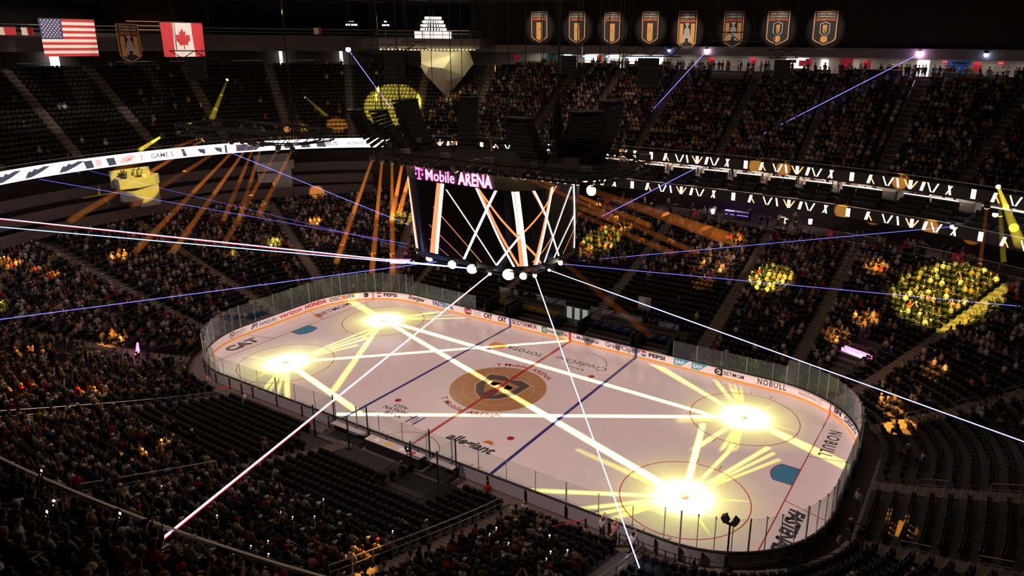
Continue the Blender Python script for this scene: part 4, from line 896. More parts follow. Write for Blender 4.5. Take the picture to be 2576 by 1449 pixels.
# ---------------------------------------------------------------- upper concourse
M_CW=mat('concourse wall',(.46,.44,.42),.8,var=.06)
band('floor_concourse',UP1,QF0-3,QL1,[(0,26.2),(8,26.2),(8,26.4),(0,26.4)],M_CONC,120)
band('wall_concourse',UP1,QF0-3,QF1,[(5.5,26.4),(5.8,26.4),(5.8,29.6),(5.5,29.6)],M_CW,70); band('wall_concourse',UP1,QL0,QL1,[(5.5,26.4),(5.8,26.4),(5.8,29.6),(5.5,29.6)],M_WALL,60)
band('ceiling_concourse',UP1,QF0-3,QL1,[(-.6,28.95),(8,28.95),(8,29.05),(-.6,29.05)],M_FASL,120)
band('wall_soffit_band',UP1,QF0-3,QF1+1,[(-1.0,28.9),(-.6,28.9),(-.6,30.1),(-1.0,30.1)],M_FASL,80); band('wall_soffit_band',UP1,QL0+1,QL1,[(-1.0,28.9),(-.6,28.9),(-.6,31.3),(-1.0,31.3)],M_WALL,70)
band('wall_drape',UP1,QF0-3,QF1-3,[(-.4,30.0),(-.1,30.0),(-.1,39),(-.4,39)],M_DRAPE,80)
band('floor_gallery',UP1,QL0-3,QL1,[(-.6,31.1),(7,31.1),(7,31.3),(-.6,31.3)],M_CONC,60); band('wall_gallery',UP1,QL0-3,QL1,[(6.5,31.3),(6.8,31.3),(6.8,39),(6.5,39)],M_DRAPE,60)
band('trim_3',UP1,QL0-3,QL1,[(-.85,32.2),(-.8,32.2),(-.8,32.27),(-.85,32.27)],M_RAIL,60); band('trim_4',UP1,QL0-3,QL1,[(-.85,31.7),(-.82,31.7),(-.82,31.74),(-.85,31.74)],M_RAIL,60)
M_ROOF=mat('roof steel',(.06,.045,.042),.8,var=.4,scale=.4); b=MB(); b.box((0,0,39.2),(190,150,.4)); struct(b.build('ceiling',M_ROOF))
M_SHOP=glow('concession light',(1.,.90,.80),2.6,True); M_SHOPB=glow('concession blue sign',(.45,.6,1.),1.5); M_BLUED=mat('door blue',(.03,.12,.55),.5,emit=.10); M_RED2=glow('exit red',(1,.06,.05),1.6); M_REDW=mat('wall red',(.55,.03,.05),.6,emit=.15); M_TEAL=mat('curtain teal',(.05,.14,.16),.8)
def cpanel(name,label,cat,x,w,z0,z1,m,o=5.42,dep=.08,parts=(),group=None,y=60):
    q=x; px,py=Pcurve(q,UP1,o); yw=yaw_in(q)+math.pi; t=thing(name,label,cat,(px,py,0),yw,group); b=MB(); b.box((0,0,(z0+z1)/2),(w,dep,z1-z0)); b.build('panel',m,t)
    for nm,x0,x1,a,c,mm in parts: b=MB(); b.box(((x0+x1)/2,-dep/2-.03,(a+c)/2),(x1-x0,.05,c-a)); b.build(nm,mm,t)
    return t
SG='concession stands'
for i,(x,w) in enumerate(((87.64,3.0),(85.9,3.2),(83.6,3.0),(79.8,3.6),(76.5,3.0))):
    cpanel('concession_stand',f"bright concession stand on upper concourse, {ORD(i+1)} right of faceted sculpture",'shop',x,w,26.5,28.6,M_SHOP,parts=(('menu_board',-w*.45,w*.45,28.2,28.5,M_SHOPB),('counter',-w*.48,w*.48,26.4,27.3,M_FASC),('shelf',-w*.3,w*.1,27.6,27.7,M_FASC)),group=SG)
cpanel('concession_stand','cluttered lit merchandise stand on upper concourse below right banners','shop',54.1,3.2,26.5,28.6,M_SHOP,parts=(('menu_board',-1.4,-.2,27.9,28.4,M_BLACK),('display',.2,1.3,27.5,28.3,M_REDW),('counter',-1.5,1.5,26.4,27.2,M_FASC)),group=SG)
cpanel('poster','tall white backlit poster on upper concourse wall','poster',50.3,.9,26.9,28.4,GW); cpanel('alcove','red rounded wall alcove on the upper concourse','alcove',46.94,2.6,26.4,28.7,M_REDW,parts=(('white_panel',.5,1.3,26.4,28.6,CT['white']),))
cpanel('doorway','brightly lit open doorway at head of the right upper stairs','doorway',39.75,1.4,26.4,28.6,GW); 
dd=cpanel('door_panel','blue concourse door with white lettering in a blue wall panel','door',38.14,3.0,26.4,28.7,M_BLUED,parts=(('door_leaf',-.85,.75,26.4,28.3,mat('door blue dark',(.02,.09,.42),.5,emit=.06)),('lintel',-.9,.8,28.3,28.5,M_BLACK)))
b=MB()
for k,s_ in enumerate(('FIRST','AID','ROOM')): ngon_text(b,s_,lambda u,v:(u,-.12,27.75-k*.22+v),.14,'c',0,.01)
b.build('lettering',CT['white'],dd)
for i,(x,m) in enumerate(((90.44,M_REDW),(84.7,M_REDW),(66.5,M_REDW),(60.0,M_REDW),(52.0,M_REDW),(44.2,M_REDW),(37.2,M_REDW))): cpanel('section_sign',f"red section sign board on upper concourse, {ORD(i+1)} from the left",'sign',x,.9,27.5,28.6,m,o=3.2,group='red concourse signs')
for i,x in enumerate((62.8,58.4,36.6)): cpanel('exit_door',f"pale double door on the upper concourse wall, {ORD(i+1)} from the left",'door',x,1.7,26.4,28.3,M_SUITE,parts=(('door_leaf',-.8,-.03,26.4,28.2,M_CW),('door_leaf',.03,.8,26.4,28.2,M_CW)))
for i,x in enumerate((38.8,36.4)): cpanel('exit_sign',f"small red exit sign on upper concourse, {('by blue door','near right frame edge')[i]}",'sign',x,.5,28.4,28.6,M_RED2,o=5.2)
for i,y in enumerate((-10,-6.5,30)): 
    q=qof(-70,y) if y<20 else qof(-30,60); px,py=Pcurve(q,UP1,4.0); t=thing('curtain',f"teal curtain hanging in upper concourse opening, {('leftmost of the pair','right of the pair','near the sculpture')[i]}",'curtain',(px,py,26.4),yaw_in(q)+math.pi); b=MB(); n=22; b.sweep([[( -1.6+3.2*k/n,.1*math.sin(k*1.9),z) for k in range(n+1)]+[(-1.6+3.2*k/n,.05+.1*math.sin(k*1.9),z) for k in range(n,-1,-1)] for z in(0,2.4)],True); b.build('cloth',M_TEAL,t)
for x in np.linspace(-33,38,15):
    q=qof(x,60); px,py=Pcurve(q,UP1,3.2); l=bpy.data.lights.new('concourse_light','AREA'); l.size=2.2; l.energy=55 if x<4 else 46; l.color=(1,.86,.74); o=bpy.data.objects.new('concourse_light',l); COL.objects.link(o); o.location=(px,py,28.9)
for _ in range(120):
    x=RND.uniform(-33,40); q=qof(x,60); px,py=Pcurve(q,UP1,RND.uniform(.5,3.6)); CROWD_EXTRA.append((TT[0],px,py,26.4,yaw_in(q)+RND.gauss(0,.9),cols()))
# counters along the back row of the upper stand
for i,(x0,x1) in enumerate(((-36,-30),(-24,-18),(17,24))):
    t=thing('drink_rail',f"pale drink rail behind the top row of the far upper stand, {('left','middle','right')[i]} one",'rail'); b=MB(); b.sweep([[(*Pcurve(q,UP1,o),z) for o,z in((.1,27.42),(.5,27.42),(.5,27.5),(.1,27.5))] for q in qs(6,qof(x0,60),qof(x1,60))],True); b.build('shelf',M_COUNT,t); b=MB(); b.sweep([[(*Pcurve(q,UP1,o),z) for o,z in((.2,26.4),(.3,26.4),(.3,27.42),(.2,27.42))] for q in qs(6,qof(x0,60),qof(x1,60))],True); b.build('panel',M_FASC,t)
for i,(y0,y1) in enumerate(((-9,-4.8),(-3.0,1.),(9,14),(16,20.5),(24,28),(30,35))):
    t=thing('drink_rail',f"pale drink rail behind the left upper stand, {ORD(i+1)} from the left",'rail',group='left drink rails'); b=MB(); b.sweep([[(*Pcurve(q,UP1,o),z) for o,z in((.1,27.42),(.5,27.42),(.5,27.5),(.1,27.5))] for q in qs(6,qof(-70+max(0,y0-18)*.5,y0),qof(-70+max(0,y1-18)*.5,y1))],True); b.build('shelf',M_COUNT,t)
# open platforms with railings above the top rows
for i,(x0,x1) in enumerate(((-1.6,7.2),(27.5,35.5))):
    q0,q1=qof(x0,56),qof(x1,56); t=thing('guard_railing',f"picket railing of the raised platform at top of far stand, {('left','right')[i]} one",'railing'); n=6
    for k in range(n):
        b=MB(); a=q0+(q1-q0)*(k+.02)/n; c=q0+(q1-q0)*(k+.98)/n; f=lambda q,z:(*Pcurve(q,UP1,-1.2),z)
        for z in(26.5,27.45): b.tube(f(a,z),f(c,z),.035,4)
        for j in range(12): q=a+(c-a)*j/11; b.tube(f(q,26.4),f(q,27.45),.015,4,cap=False)
        b.build('railing_panel',M_RAIL,t)
    band('wall_platform',UP1,min(q0,q1),max(q0,q1),[(-1.3,24.6),(-1.1,24.6),(-1.1,26.4),(-1.3,26.4)],M_FASL,8); band('floor_platform',UP1,min(q0,q1),max(q0,q1),[(-1.1,26.2),(.1,26.2),(.1,26.4),(-1.1,26.4)],M_CONC,8)
# ---------------------------------------------------------------- centre-hung scoreboard
def ringpt(s,hx,hy,r):
    L1=2*(hx-r);L2=2*(hy-r);A=math.pi/2*r;T=2*L1+2*L2+4*A;d=(s%1)*T
    for g in [('l',L1,(-hx+r,-hy),(1,0)),('a',A,(hx-r,-hy+r),-math.pi/2),('l',L2,(hx,-hy+r),(0,1)),('a',A,(hx-r,hy-r),0),('l',L1,(hx-r,hy),(-1,0)),('a',A,(-hx+r,hy-r),math.pi/2),('l',L2,(-hx,hy-r),(0,-1)),('a',A,(-hx+r,-hy+r),math.pi)]:
        if d<=g[1]:
            if g[0]=='l': return g[2][0]+g[3][0]*d,g[2][1]+g[3][1]*d
            a=g[3]+d/r; return g[2][0]+r*math.cos(a),g[2][1]+r*math.sin(a)
        d-=g[1]
    return -hx+r,-hy
def sbp(s,h,o=0.):
    x,y=ringpt(s,6.4+.3*h+o,4.9+.2*h+o,3.0+o); return (x,y,13.6+6.2*h)
M_SCR=mat('led screen black',(.006,.006,.008),.25,spec=.5); M_SBF=mat('scoreboard frame',(.03,.03,.035),.5); M_PINK=glow('sign magenta',(1,.08,.42),5.); M_PINK2=glow('sign pink core',(1,.45,.75),3.2)
sb=thing('scoreboard','large tapered centre-hung scoreboard with dark screens and pink lettering','scoreboard',(0,0,0))
NS=96
def sbsweep(name,prof,m):
    b=MB(); b.sweep([[sbp(i/NS,h,o) for h,o in prof] for i in range(NS)],True,True); return b.build(name,m,sb)
sbsweep('screen',[(0,0),(0,-.5),(1.,-.5),(1.,0)],M_SCR); sbsweep('header_band',[(1.0,.05),(1.0,-.5),(1.17,-.5),(1.17,.05)],M_SBF); sbsweep('lower_ring',[(-.06,.02),(-.06,-.6),(0,-.6),(0,.02)],M_SBF)
b=MB(); b.prism([sbp(i/NS,0,-.5)[:2] for i in range(NS)],12.75,12.85); b.build('underside',M_SBF,sb)
b=MB(); b.prism([sbp(i/NS,1.,-.4)[:2] for i in range(NS)],20.6,20.75); b.build('roof_deck',M_BLACK,sb)
LNS=[((-.056,1.0),(-.044,.02),.40,0),((-.052,1.0),(-.040,.02),.6,1),((.056,.99),(.024,.02),.30,0),((.050,.99),(.014,.02),.62,1),((.064,.92),(.176,.02),.10,0),((.028,.66),(.14,.02),.09,1),((.012,.41),(.096,.02),.07,1),((.008,.21),(.056,.02),.06,1),((.136,.99),(.212,.02),.17,0),((.142,.97),(.222,.02),.22,1),((.18,.99),(.096,.02),.22,0),((.14,.99),(.256,.15),.22,1),((.316,.99),(.224,.42),.2,1),((.224,.42),(.176,.02),.18,0),((.216,.99),(.228,.02),.34,1),((.212,.99),(.222,.45),.16,0),((.220,.99),(.236,.02),.30,0),((.300,.99),(.256,.02),.34,1),((.303,.99),(.259,.02),.2,0),((.252,.99),(.335,.02),.15,0),((.25,.99),(.28,.65),.2,1),((.372,.92),(.28,.02),.13,0),((.380,.97),(.404,.02),.16,0),((.392,.53),(.316,.02),.12,0),((.408,.41),(.352,.02),.07,1),((.32,.39),(.25,.06),.13,1),((.256,.15),(.27,.02),.2,1)]
b=MB()
for (s0,h0),(s1,h1),w,mi in LNS:
    n=14; A=[];dl=.021/ (2*max(w,.05))
    for k in range(n+1):
        f=k/n; s=s0+(s1-s0)*f; h=h0+(h1-h0)*f; ds=w/2/39.; o=.02 if mi else .035
        A.append((sbp(s-ds,h,o),sbp(s+ds,h,o)))
    for (a,c),(e,g) in zip(A,A[1:]): b.add([a,c,g,e],[(0,1,2,3)],mi)
b.build('light_graphic',[glow('screen white',(1,.93,.85),4.),glow('screen orange',(1.,.27,.10),1.5)],sb)
def sgn(u,v,o=.12): 
    x,y,_=sbp((-3.95+u*.66-.09+3.7)/39.6,1.05,o); return (x,y,19.9+v)
b=MB(); ngon_text(b,'T',lambda u,v:sgn(.6+u,v),.95,'c',0,.03); 
for u in(.1,1.1): b.add([sgn(u+a,c) for a,c in((-.1,.3),(.1,.3),(.1,.5),(-.1,.5))],[(0,1,2,3)])
b.add([sgn(.6+a,c) for a,c in((-.55,.65),(-.42,.65),(-.42,1.0),(-.55,1.0))],[(0,1,2,3)]); b.add([sgn(.6+a,c) for a,c in((.42,.65),(.55,.65),(.55,1.0),(.42,1.0))],[(0,1,2,3)]); b.add([sgn(.6+a,c) for a,c in((-.3,-.04),(.3,-.04),(.3,.07),(-.3,.07))],[(0,1,2,3)])
ngon_text(b,'Mobile',lambda u,v:sgn(1.6+u,v),.92,'l',0,.02,width=4.1); ngon_text(b,'ARENA',lambda u,v:sgn(6.2+u,v),.98,'l',0,.05,width=4.6)
sl_=b.build('sign_lettering',M_PINK,sb)
b=MB(); 
for sx_,x0,w,hh in(('Mobile',1.6,4.1,.92),('ARENA',6.2,4.6,.98)): ngon_text(b,sx_,lambda u,v:sgn(x0+u,v,.16),hh,'l',0,-.012 if sx_=='Mobile' else .012,width=w)
b.build('sign_core',M_PINK2,sl_)
# oval lighting truss above the scoreboard
def trussring(name,label,c,hx,hy,r,z0,z1,n=44,m=None):
    m=m or M_BLACK; t=thing(name,label,'truss',(c[0],c[1],0)); ch=[[(*ringpt(i/n,hx+o,hy+o,r),z) for i in range(n)] for o,z in((0,z0),(-.9,z0),(0,z1),(-.9,z1))]
    for l in ch:
        b=MB(); b.sweep([[(l[i][0]+a,l[i][1]+a,l[i][2]+c) for a,c in((-.05,-.07),(.05,-.07),(.05,.07),(-.05,.07))] for i in range(n)],True,True); b.build('chord',m,t)
    b=MB()
    for i in range(n):
        j=(i+1)%n; b.tube(ch[0][i],ch[2][j],.04,4,cap=False); b.tube(ch[1][i],ch[3][j],.04,4,cap=False); b.tube(ch[0][i],ch[1][i],.04,4,cap=False); b.tube(ch[2][i],ch[3][j],.04,4,cap=False)
    b.build('bracing',m,t); return t
trussring('lighting_truss','black oval lighting truss ring above the scoreboard',(2.4,-.9),11.0,5.3,3.,21.25,21.95)
t=trussring('lighting_truss','black lighting truss hanging over the left end',(-30.,-1.),9.5,3.6,2.5,21.1,22.)
t=thing('catwalk_deck','black equipment deck filling the oval truss above the scoreboard','deck'); b=MB(); b.prism([(ringpt(i/40,10.,4.5,2.5)[0]+2.4,ringpt(i/40,10.,4.5,2.5)[1]-.9) for i in range(40)],21.2,21.35); b.build('deck_panel',mat('deck black',(.004,.004,.004),.8),t)
for k in range(14): s=k/14+.02; x,y=ringpt(s,10.5,4.9,2.5); b=MB(); b.box((x+2.4,y-.9,22.15),(.75,.5,.34),RND.uniform(0,3)); b.build('amplifier_box',mat('amp case grey',(.16,.13,.13),.6),t)
# moving head lamps and haze beams, the beams drawn as self-glowing cones
M_LAMP=glow('lamp amber',(1,.62,.22),14.,True); M_LAMPW=glow('lamp warm white',(1,.86,.62),22.,True); M_LAMPY=glow('lamp yellow',(1,.85,.15),12.); M_LRED=glow('laser red',(1,.25,.2),14.); M_LBL=glow('laser glow blue white',(.75,.75,1.),18.)
def fixture(name,label,p,tgt,r,m,grp):
    p=Vector(p); d=(Vector(tgt)-p).normalized(); t=thing(name,label,'stage light',p,0,grp)
    b=MB(); b.tube(-d*.5,d*.02,r*1.15,10,r*1.3); hd=b.build('head',M_SBF,t)
    b=MB(); b.tube(d*.025,d*.06,r*1.2,12); b.build('lens',m,hd)
    b=MB(); b.box((0,0,.28),(r*2.6,.10,.10)); 
    for s in(-1,1): b.box((s*r*1.3,0,.1),(.06,.1,.4))
    b.build('yoke',M_BLACK,t); return t
def volmat(name,col,dens):  # emission only: the glow stands in for lamp light scattered by haze
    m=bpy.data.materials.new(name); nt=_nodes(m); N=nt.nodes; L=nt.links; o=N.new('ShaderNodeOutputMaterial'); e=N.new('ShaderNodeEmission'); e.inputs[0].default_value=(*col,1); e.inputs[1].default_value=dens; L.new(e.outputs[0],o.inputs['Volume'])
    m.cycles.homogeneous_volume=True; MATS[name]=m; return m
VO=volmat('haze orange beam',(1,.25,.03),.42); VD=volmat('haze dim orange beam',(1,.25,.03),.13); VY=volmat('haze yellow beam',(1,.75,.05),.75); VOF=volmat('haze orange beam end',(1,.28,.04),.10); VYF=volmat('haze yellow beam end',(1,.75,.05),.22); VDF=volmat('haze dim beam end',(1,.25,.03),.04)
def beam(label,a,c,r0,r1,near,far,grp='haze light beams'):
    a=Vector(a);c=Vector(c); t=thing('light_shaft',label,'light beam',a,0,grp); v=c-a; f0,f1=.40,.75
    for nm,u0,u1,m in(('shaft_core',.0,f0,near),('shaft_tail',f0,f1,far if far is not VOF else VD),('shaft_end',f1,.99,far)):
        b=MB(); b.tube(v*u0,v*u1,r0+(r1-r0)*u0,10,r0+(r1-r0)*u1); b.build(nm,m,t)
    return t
BEAMS=[
 ((-8.0,-6.0,21.2),(-36.6,14.0,2.3),'o'),((-6.9,-6.0,21.2),(-31.3,15.2,1.5),'o'),((-5.8,-6.0,21.2),(-29.1,16.7,1.5),'o'),((-4.5,-6.2,21.2),(-37.2,25.3,5.6),'o'),((-3.5,-6.1,21.2),(-37.6,27.3,6.3),'o'),((-2.4,-6.2,21.2),(-32.9,25.1,4.7),'d'),((-1.5,-6.2,21.2),(-33.5,27.4,5.6),'d'),((1.0,-6.2,21.2),(7.9,16.6,0.9),'d'),((1.9,-6.1,21.2),(-25.1,27.1,4.5),'d'),((2.6,-5.8,21.2),(4.0,31.7,5.7),'d'),((3.4,-5.7,21.2),(-6.1,36.4,7.4),'d'),((5.1,-6.1,21.2),(-22.5,31.9,6.2),'d'),((6.1,-5.9,21.2),(-9.8,28.0,4.5),'d'),((6.9,-5.8,21.2),(6.7,32.5,6.0),'d'),((7.8,-5.7,21.2),(-1.6,36.6,7.5),'d'),
 ((-34.1,-4.4,20.9),(-58.2,-0.9,14.7),'d'),((-33.0,-4.5,20.9),(-57.6,-7.6,9.6),'o'),((-28.7,-4.5,20.9),(-58.1,0.3,10.0),'d'),((-27.9,-3.9,20.9),(-51.4,-3.9,5.7),'o'),((-26.5,-4.0,20.9),(-49.6,-0.3,5.1),'o'),((-25.6,-4.1,20.9),(-53.5,9.7,6.6),'d'),((-24.8,-3.9,20.9),(-52.4,11.3,6.4),'d'),((-19.6,-4.6,20.9),(-52.2,14.4,6.6),'d'),((-21.1,-5.0,20.9),(-48.4,5.9,4.8),'d'),((-38.9,-5.4,20.9),(-59.0,3.0,16.8),'y')]
nb={'s':0,'l':0}
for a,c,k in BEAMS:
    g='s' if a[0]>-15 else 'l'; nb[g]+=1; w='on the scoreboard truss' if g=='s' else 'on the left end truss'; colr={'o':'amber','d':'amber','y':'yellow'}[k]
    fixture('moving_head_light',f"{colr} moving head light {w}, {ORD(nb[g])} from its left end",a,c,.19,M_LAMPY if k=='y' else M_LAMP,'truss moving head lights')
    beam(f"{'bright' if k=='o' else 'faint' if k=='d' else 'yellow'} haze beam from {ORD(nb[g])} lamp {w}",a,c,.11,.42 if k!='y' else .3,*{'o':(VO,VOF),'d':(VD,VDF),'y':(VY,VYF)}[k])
for i,x in enumerate((8.5,9.2,9.8,10.4,11.0,11.4)): fixture('moving_head_light',f"small amber lamp at right end of scoreboard truss, {ORD(i+1)} of six",(x,-5.7,21.2),(x-3,10,6),.13,M_LAMP,'truss moving head lights')
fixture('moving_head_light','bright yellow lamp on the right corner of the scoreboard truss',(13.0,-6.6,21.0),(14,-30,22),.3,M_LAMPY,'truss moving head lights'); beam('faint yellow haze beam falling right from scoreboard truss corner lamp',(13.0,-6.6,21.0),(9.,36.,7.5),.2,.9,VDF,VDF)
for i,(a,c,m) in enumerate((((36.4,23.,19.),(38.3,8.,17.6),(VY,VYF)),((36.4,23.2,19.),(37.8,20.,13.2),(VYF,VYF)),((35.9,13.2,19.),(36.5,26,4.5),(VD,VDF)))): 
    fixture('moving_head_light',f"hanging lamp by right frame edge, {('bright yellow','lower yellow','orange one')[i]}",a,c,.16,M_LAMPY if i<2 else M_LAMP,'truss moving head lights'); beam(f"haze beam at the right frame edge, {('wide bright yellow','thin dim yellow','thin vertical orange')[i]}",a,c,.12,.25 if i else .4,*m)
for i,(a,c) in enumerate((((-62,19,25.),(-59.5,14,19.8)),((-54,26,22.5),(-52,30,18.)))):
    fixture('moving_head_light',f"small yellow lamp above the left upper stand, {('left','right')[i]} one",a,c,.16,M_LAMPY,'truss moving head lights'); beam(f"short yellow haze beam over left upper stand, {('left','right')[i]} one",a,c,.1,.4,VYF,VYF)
for i,(x,y,z,r) in enumerate(((-5.6,-3.6,13.1,.14),(-3.5,-4.6,13.1,.2),(-.7,-5.0,13.1,.25),(1.4,-5.1,13.1,.28),(4.7,-4.7,13.1,.32),(5.9,-4.4,13.1,.2),(6.5,.2,13.1,.14))):
    fixture('blinder_light',f"glaring round blinder lamp under the scoreboard, {ORD(i+1)} from the left",(x,y,z),(x+6,y-10,z-2.2),r*1.25,M_LAMPW,'scoreboard blinder lamps')
# lasers, each line of light drawn as a self-glowing tube
def lasermat(name,col,s): return volmat(name,col,s*16)
LV=lasermat('laser violet',(.22,.20,1.),1.5); LW=lasermat('laser white violet',(.72,.70,1.),5.); LR=lasermat('laser red edge',(1.,.03,.06),1.2); LB=lasermat('laser blue',(.25,.45,1.),2.6)
LAS=[((3.3,-5.3,13.05),(17.7,-40.1,17.0),.035,LW,'white laser line from scoreboard to near left rail',LR),((6.5,-3.7,13.05),(23.4,-17.6,.55),.038,LW,'white laser line from red source down across ice and boards',LB),((6.7,-1.9,13.05),(44.,8.3,2.7),.03,LW,'white laser line from scoreboard to the right frame edge',LV),((6.6,.1,13.05),(43.,30.,6.9),.03,LV,'violet laser from scoreboard past the big yellow pool of light',None),((33.,36.,12.3),(-7.9,26.8,4.1),.035,LV,'violet laser from suite balcony to scoreboard side seats',None),((1.2,-4.8,13.0),(-56.5,-15.6,11.9),.05,LB,'bright blue laser to left edge, upper of the close pair',LR),((1.1,-4.85,13.0),(-56.4,-15.8,11.),.045,LB,'bright blue laser to left edge, lower of the close pair',None),((-2.4,-5.0,13.05),(-42.,-23.4,5.4),.035,LV,'violet laser from scoreboard to lower left frame edge',None),((-57.6,14.8,15.3),(-34.3,25.8,5.5),.045,LV,'violet laser from white ribbon down to the scoreboard edge',None),((-57.,-9.9,15.2),(-31.,22.6,3.8),.03,LV,'thin violet laser from left ribbon across the left lower stand, lower one',None),((-58.,-3.9,15.2),(-30.7,21.9,3.5),.022,LV,'thin violet laser from left ribbon across the left lower stand, upper one',None),((-61.,-13.,18.6),(-57.6,-5.2,15.2),.03,LV,'short violet laser on left upper stand at frame edge',None),((-42.2,24.2,29.4),(-46.,35.6,20.6),.05,LV,'violet laser from bright source beside the faceted sculpture',None),((-2.5,55.2,29.5),(-12.4,39.7,12.6),.05,LV,'violet laser from soffit down to suites beside the scoreboard',None),((25.6,53.1,29.5),(-9.9,35.4,7.3),.05,LV,'long violet laser from the right soffit source to far lower stand',None)]
for a,c,r,m,l,m2 in LAS:
    t=thing('laser_line',l,'laser beam',a,0,'laser beams'); v=Vector(c)-Vector(a); b=MB(); b.tube((0,0,0),v,r,6); b.build('core',m,t)
    if m2: b=MB(); b.tube(v*.12+Vector((0,0,-r*1.5)),v+Vector((0,0,-r*1.5)),r*.8,5); b.build('fringe',m2,t)
for i,(p,r,m,l) in enumerate((((3.3,-5.3,13.05),.13,M_LBL,'under the scoreboard, white one above center ice'),((6.5,-3.7,13.05),.17,M_LRED,'under the scoreboard, red one'),((6.7,-1.9,13.05),.12,M_LBL,'under right corner of the scoreboard'),((-42.2,24.2,29.4),.34,M_LBL,'beside the upper left platform'),((-2.5,55.2,29.5),.34,glow('laser pink white',(1,.7,1.),16.),'on the soffit under the middle banners'),((25.6,53.1,29.5),.40,glow('laser magenta white',(1,.55,1.),16.),'on the soffit right of the banners'),((32.8,51.3,29.5),.24,glow('laser blue white',(.5,.6,1.),10.),'on the soffit near the right frame edge'),((-8.3,55.1,29.5),.2,glow('laser blue',(.45,.65,1.),8.),'by the truss left of middle banners'),((33.,36.,12.3),.3,M_LBL,'on the suite balcony above section 3'),((36.6,33.2,14.6),.26,M_LBL,'at the right end suite'))):
    t=thing('laser_projector',f"bright laser source {l}",'laser projector',p); b=MB(); b.box((0,.0,.32),(.4,.4,.3)); b.build('housing',M_BLACK,t); b=MB(); b.lathe([(r*math.sin(a)+.001,-r*math.cos(a)) for a in np.linspace(0,math.pi,9)],14); b.build('aperture_glow',m,t,smooth=True)
# line array loudspeakers
M_SPK=mat('speaker black',(.010,.009,.009),.7,var=.4,scale=6)
def linearray(label,x,y,zt,zb,w,yaw,curve=2.1):
    t=thing('line_array',label,'loudspeaker',(x,y,0),yaw,'hanging line arrays'); n=11; Hh=(zt-zb)/n
    for k in range(n):
        f=k/(n-1); off=curve*(.5*f+.5*f**2.6); b=MB(); tilt=-.25-.5*f**1.6
        b.box((0,-off,zt-Hh*(k+.5)),(w,.9,Hh*.96),M=Matrix.Rotation(tilt,3,'X')); b.build('cabinet',M_SPK,t)
    b=MB(); b.box((0,.1,zt+.12),(w*1.02,1.1,.14)); b.build('fly_frame',M_BLACK,t)
    b=MB()
    for s in(-1,1): b.tube((s*w*.35,.1,zt+.15),(s*w*.35,.1,38.9),.03,5)
    b.build('hoist_chain',M_BLACK,t)
for a in (('leftmost curved line array above the truss',-9.4,-6.,25.,21.8,1.7,2.2),('second line array from the left above the truss',-9.8,-3.,24.7,21.4,1.8,2.0),('wide line array before the yellow-lit empty seats',-9.9,.4,25.4,20.6,2.7,1.75),('line array hanging behind the truss at scoreboard centre',-6.4,5.,25.5,20.9,1.7,.5),('upright line array in front of the truss near its middle',6.8,-6.2,25.3,22.2,2.1,3.1),('line array left of the pair at the truss right end',11.1,-4.,25.8,22.8,2.4,-2.2),('rightmost tall line array curving down at truss end',9.8,2.2,26.1,20.6,2.4,-1.6)): linearray(*a)
t=thing('cable_bundle','black cable bundle hanging beside the right line arrays','cable',(8.9,-4.4,0)); b=MB()
for k in range(14): 
    a=k*2.4; r=.12+.03*k; b.path([(r*.2*math.cos(a),r*.2*math.sin(a),27),(r*math.cos(a),r*math.sin(a),24.3),(r*1.1*math.cos(a+.4),r*1.1*math.sin(a+.4),22.2)],.05,5)
b.tube((0,0,26.8),(.2,.3,39),.07,5); b.build('cable',M_BLACK,t)
t=thing('cable_bundle','black cable bundle rising from the left end truss','cable',(-21.6,-2.6,0)); b=MB()
for k in range(12): a=k*2.4; r=.1+.05*k; b.path([(0,0,25.6),(r*.7*math.cos(a),r*.7*math.sin(a),24.2),(r*math.cos(a),r*math.sin(a),21.5)],.06,5)
b.tube((0,0,25.5),(-.6,.5,39),.07,5); b.build('cable',M_BLACK,t)
CB=[(-9,3),(-6,-4.5),(-3,4.5),(-.5,-4.6),(1.5,5),(3,-4.4),(5.5,5),(7.5,-4.),(9.5,4.5),(11.5,0),(-10.5,-2),(0,0)]
for i,(x,y) in enumerate(CB):
    t=thing('hoist_cable',f"thin black hoist cable above scoreboard truss, {ORD(sorted(CB).index((x,y))+1)} from the left",'cable',(x,y,22.2),0,'hoist cables'); b=MB(); b.tube((0,0,0),(0,0,17),.03,5); b.build('cable',M_BLACK,t); b=MB(); b.box((0,0,.3),(.16,.16,.5)); b.build('hoist_motor',M_SBF,t)
def boxtruss(label,a,c,w=.7,spk=None):
    a=Vector(a);c=Vector(c); d=c-a; L_=d.length; t=thing('box_truss',label,'truss',(a+c)/2,math.atan2(d.y,d.x)); b=MB(); n=max(3,int(L_/1.0)); X=[-L_/2+L_*i/n for i in range(n+1)]
    for y in(-w/2,w/2):
        for z in(-w/2,w/2): b.tube((-L_/2,y,z),(L_/2,y,z),.05,5)
    b.build('chord',M_BLACK,t); b=MB()
    for i in range(n):
        for y in(-w/2,w/2): s=1 if i%2 else -1; b.tube((X[i],y,-s*w/2),(X[i+1],y,s*w/2),.03,4,cap=False)
        b.tube((X[i],-w/2,-w/2),(X[i],w/2,-w/2),.03,4,cap=False)
    b.build('bracing',M_BLACK,t); b=MB()
    for s in(-1,1): b.tube((s*L_*.35,0,w/2),(s*L_*.28,0,39-(a.z+c.z)/2),.03,4); b.tube((s*L_*.35,0,w/2),(s*L_*.42,0,39-(a.z+c.z)/2),.03,4)
    b.build('hanger',M_BLACK,t)
    if spk:
        b=MB(); x,hh,ww=spk; b.box((x,0,-w/2-hh/2-.2),(ww,.9,hh)); 
        for k in range(5): b.box((x,-.47,-w/2-.3-hh*(k+.5)/5),(ww*.9,.05,hh/5*.8))
        b.build('speaker_cluster',M_SPK,t)
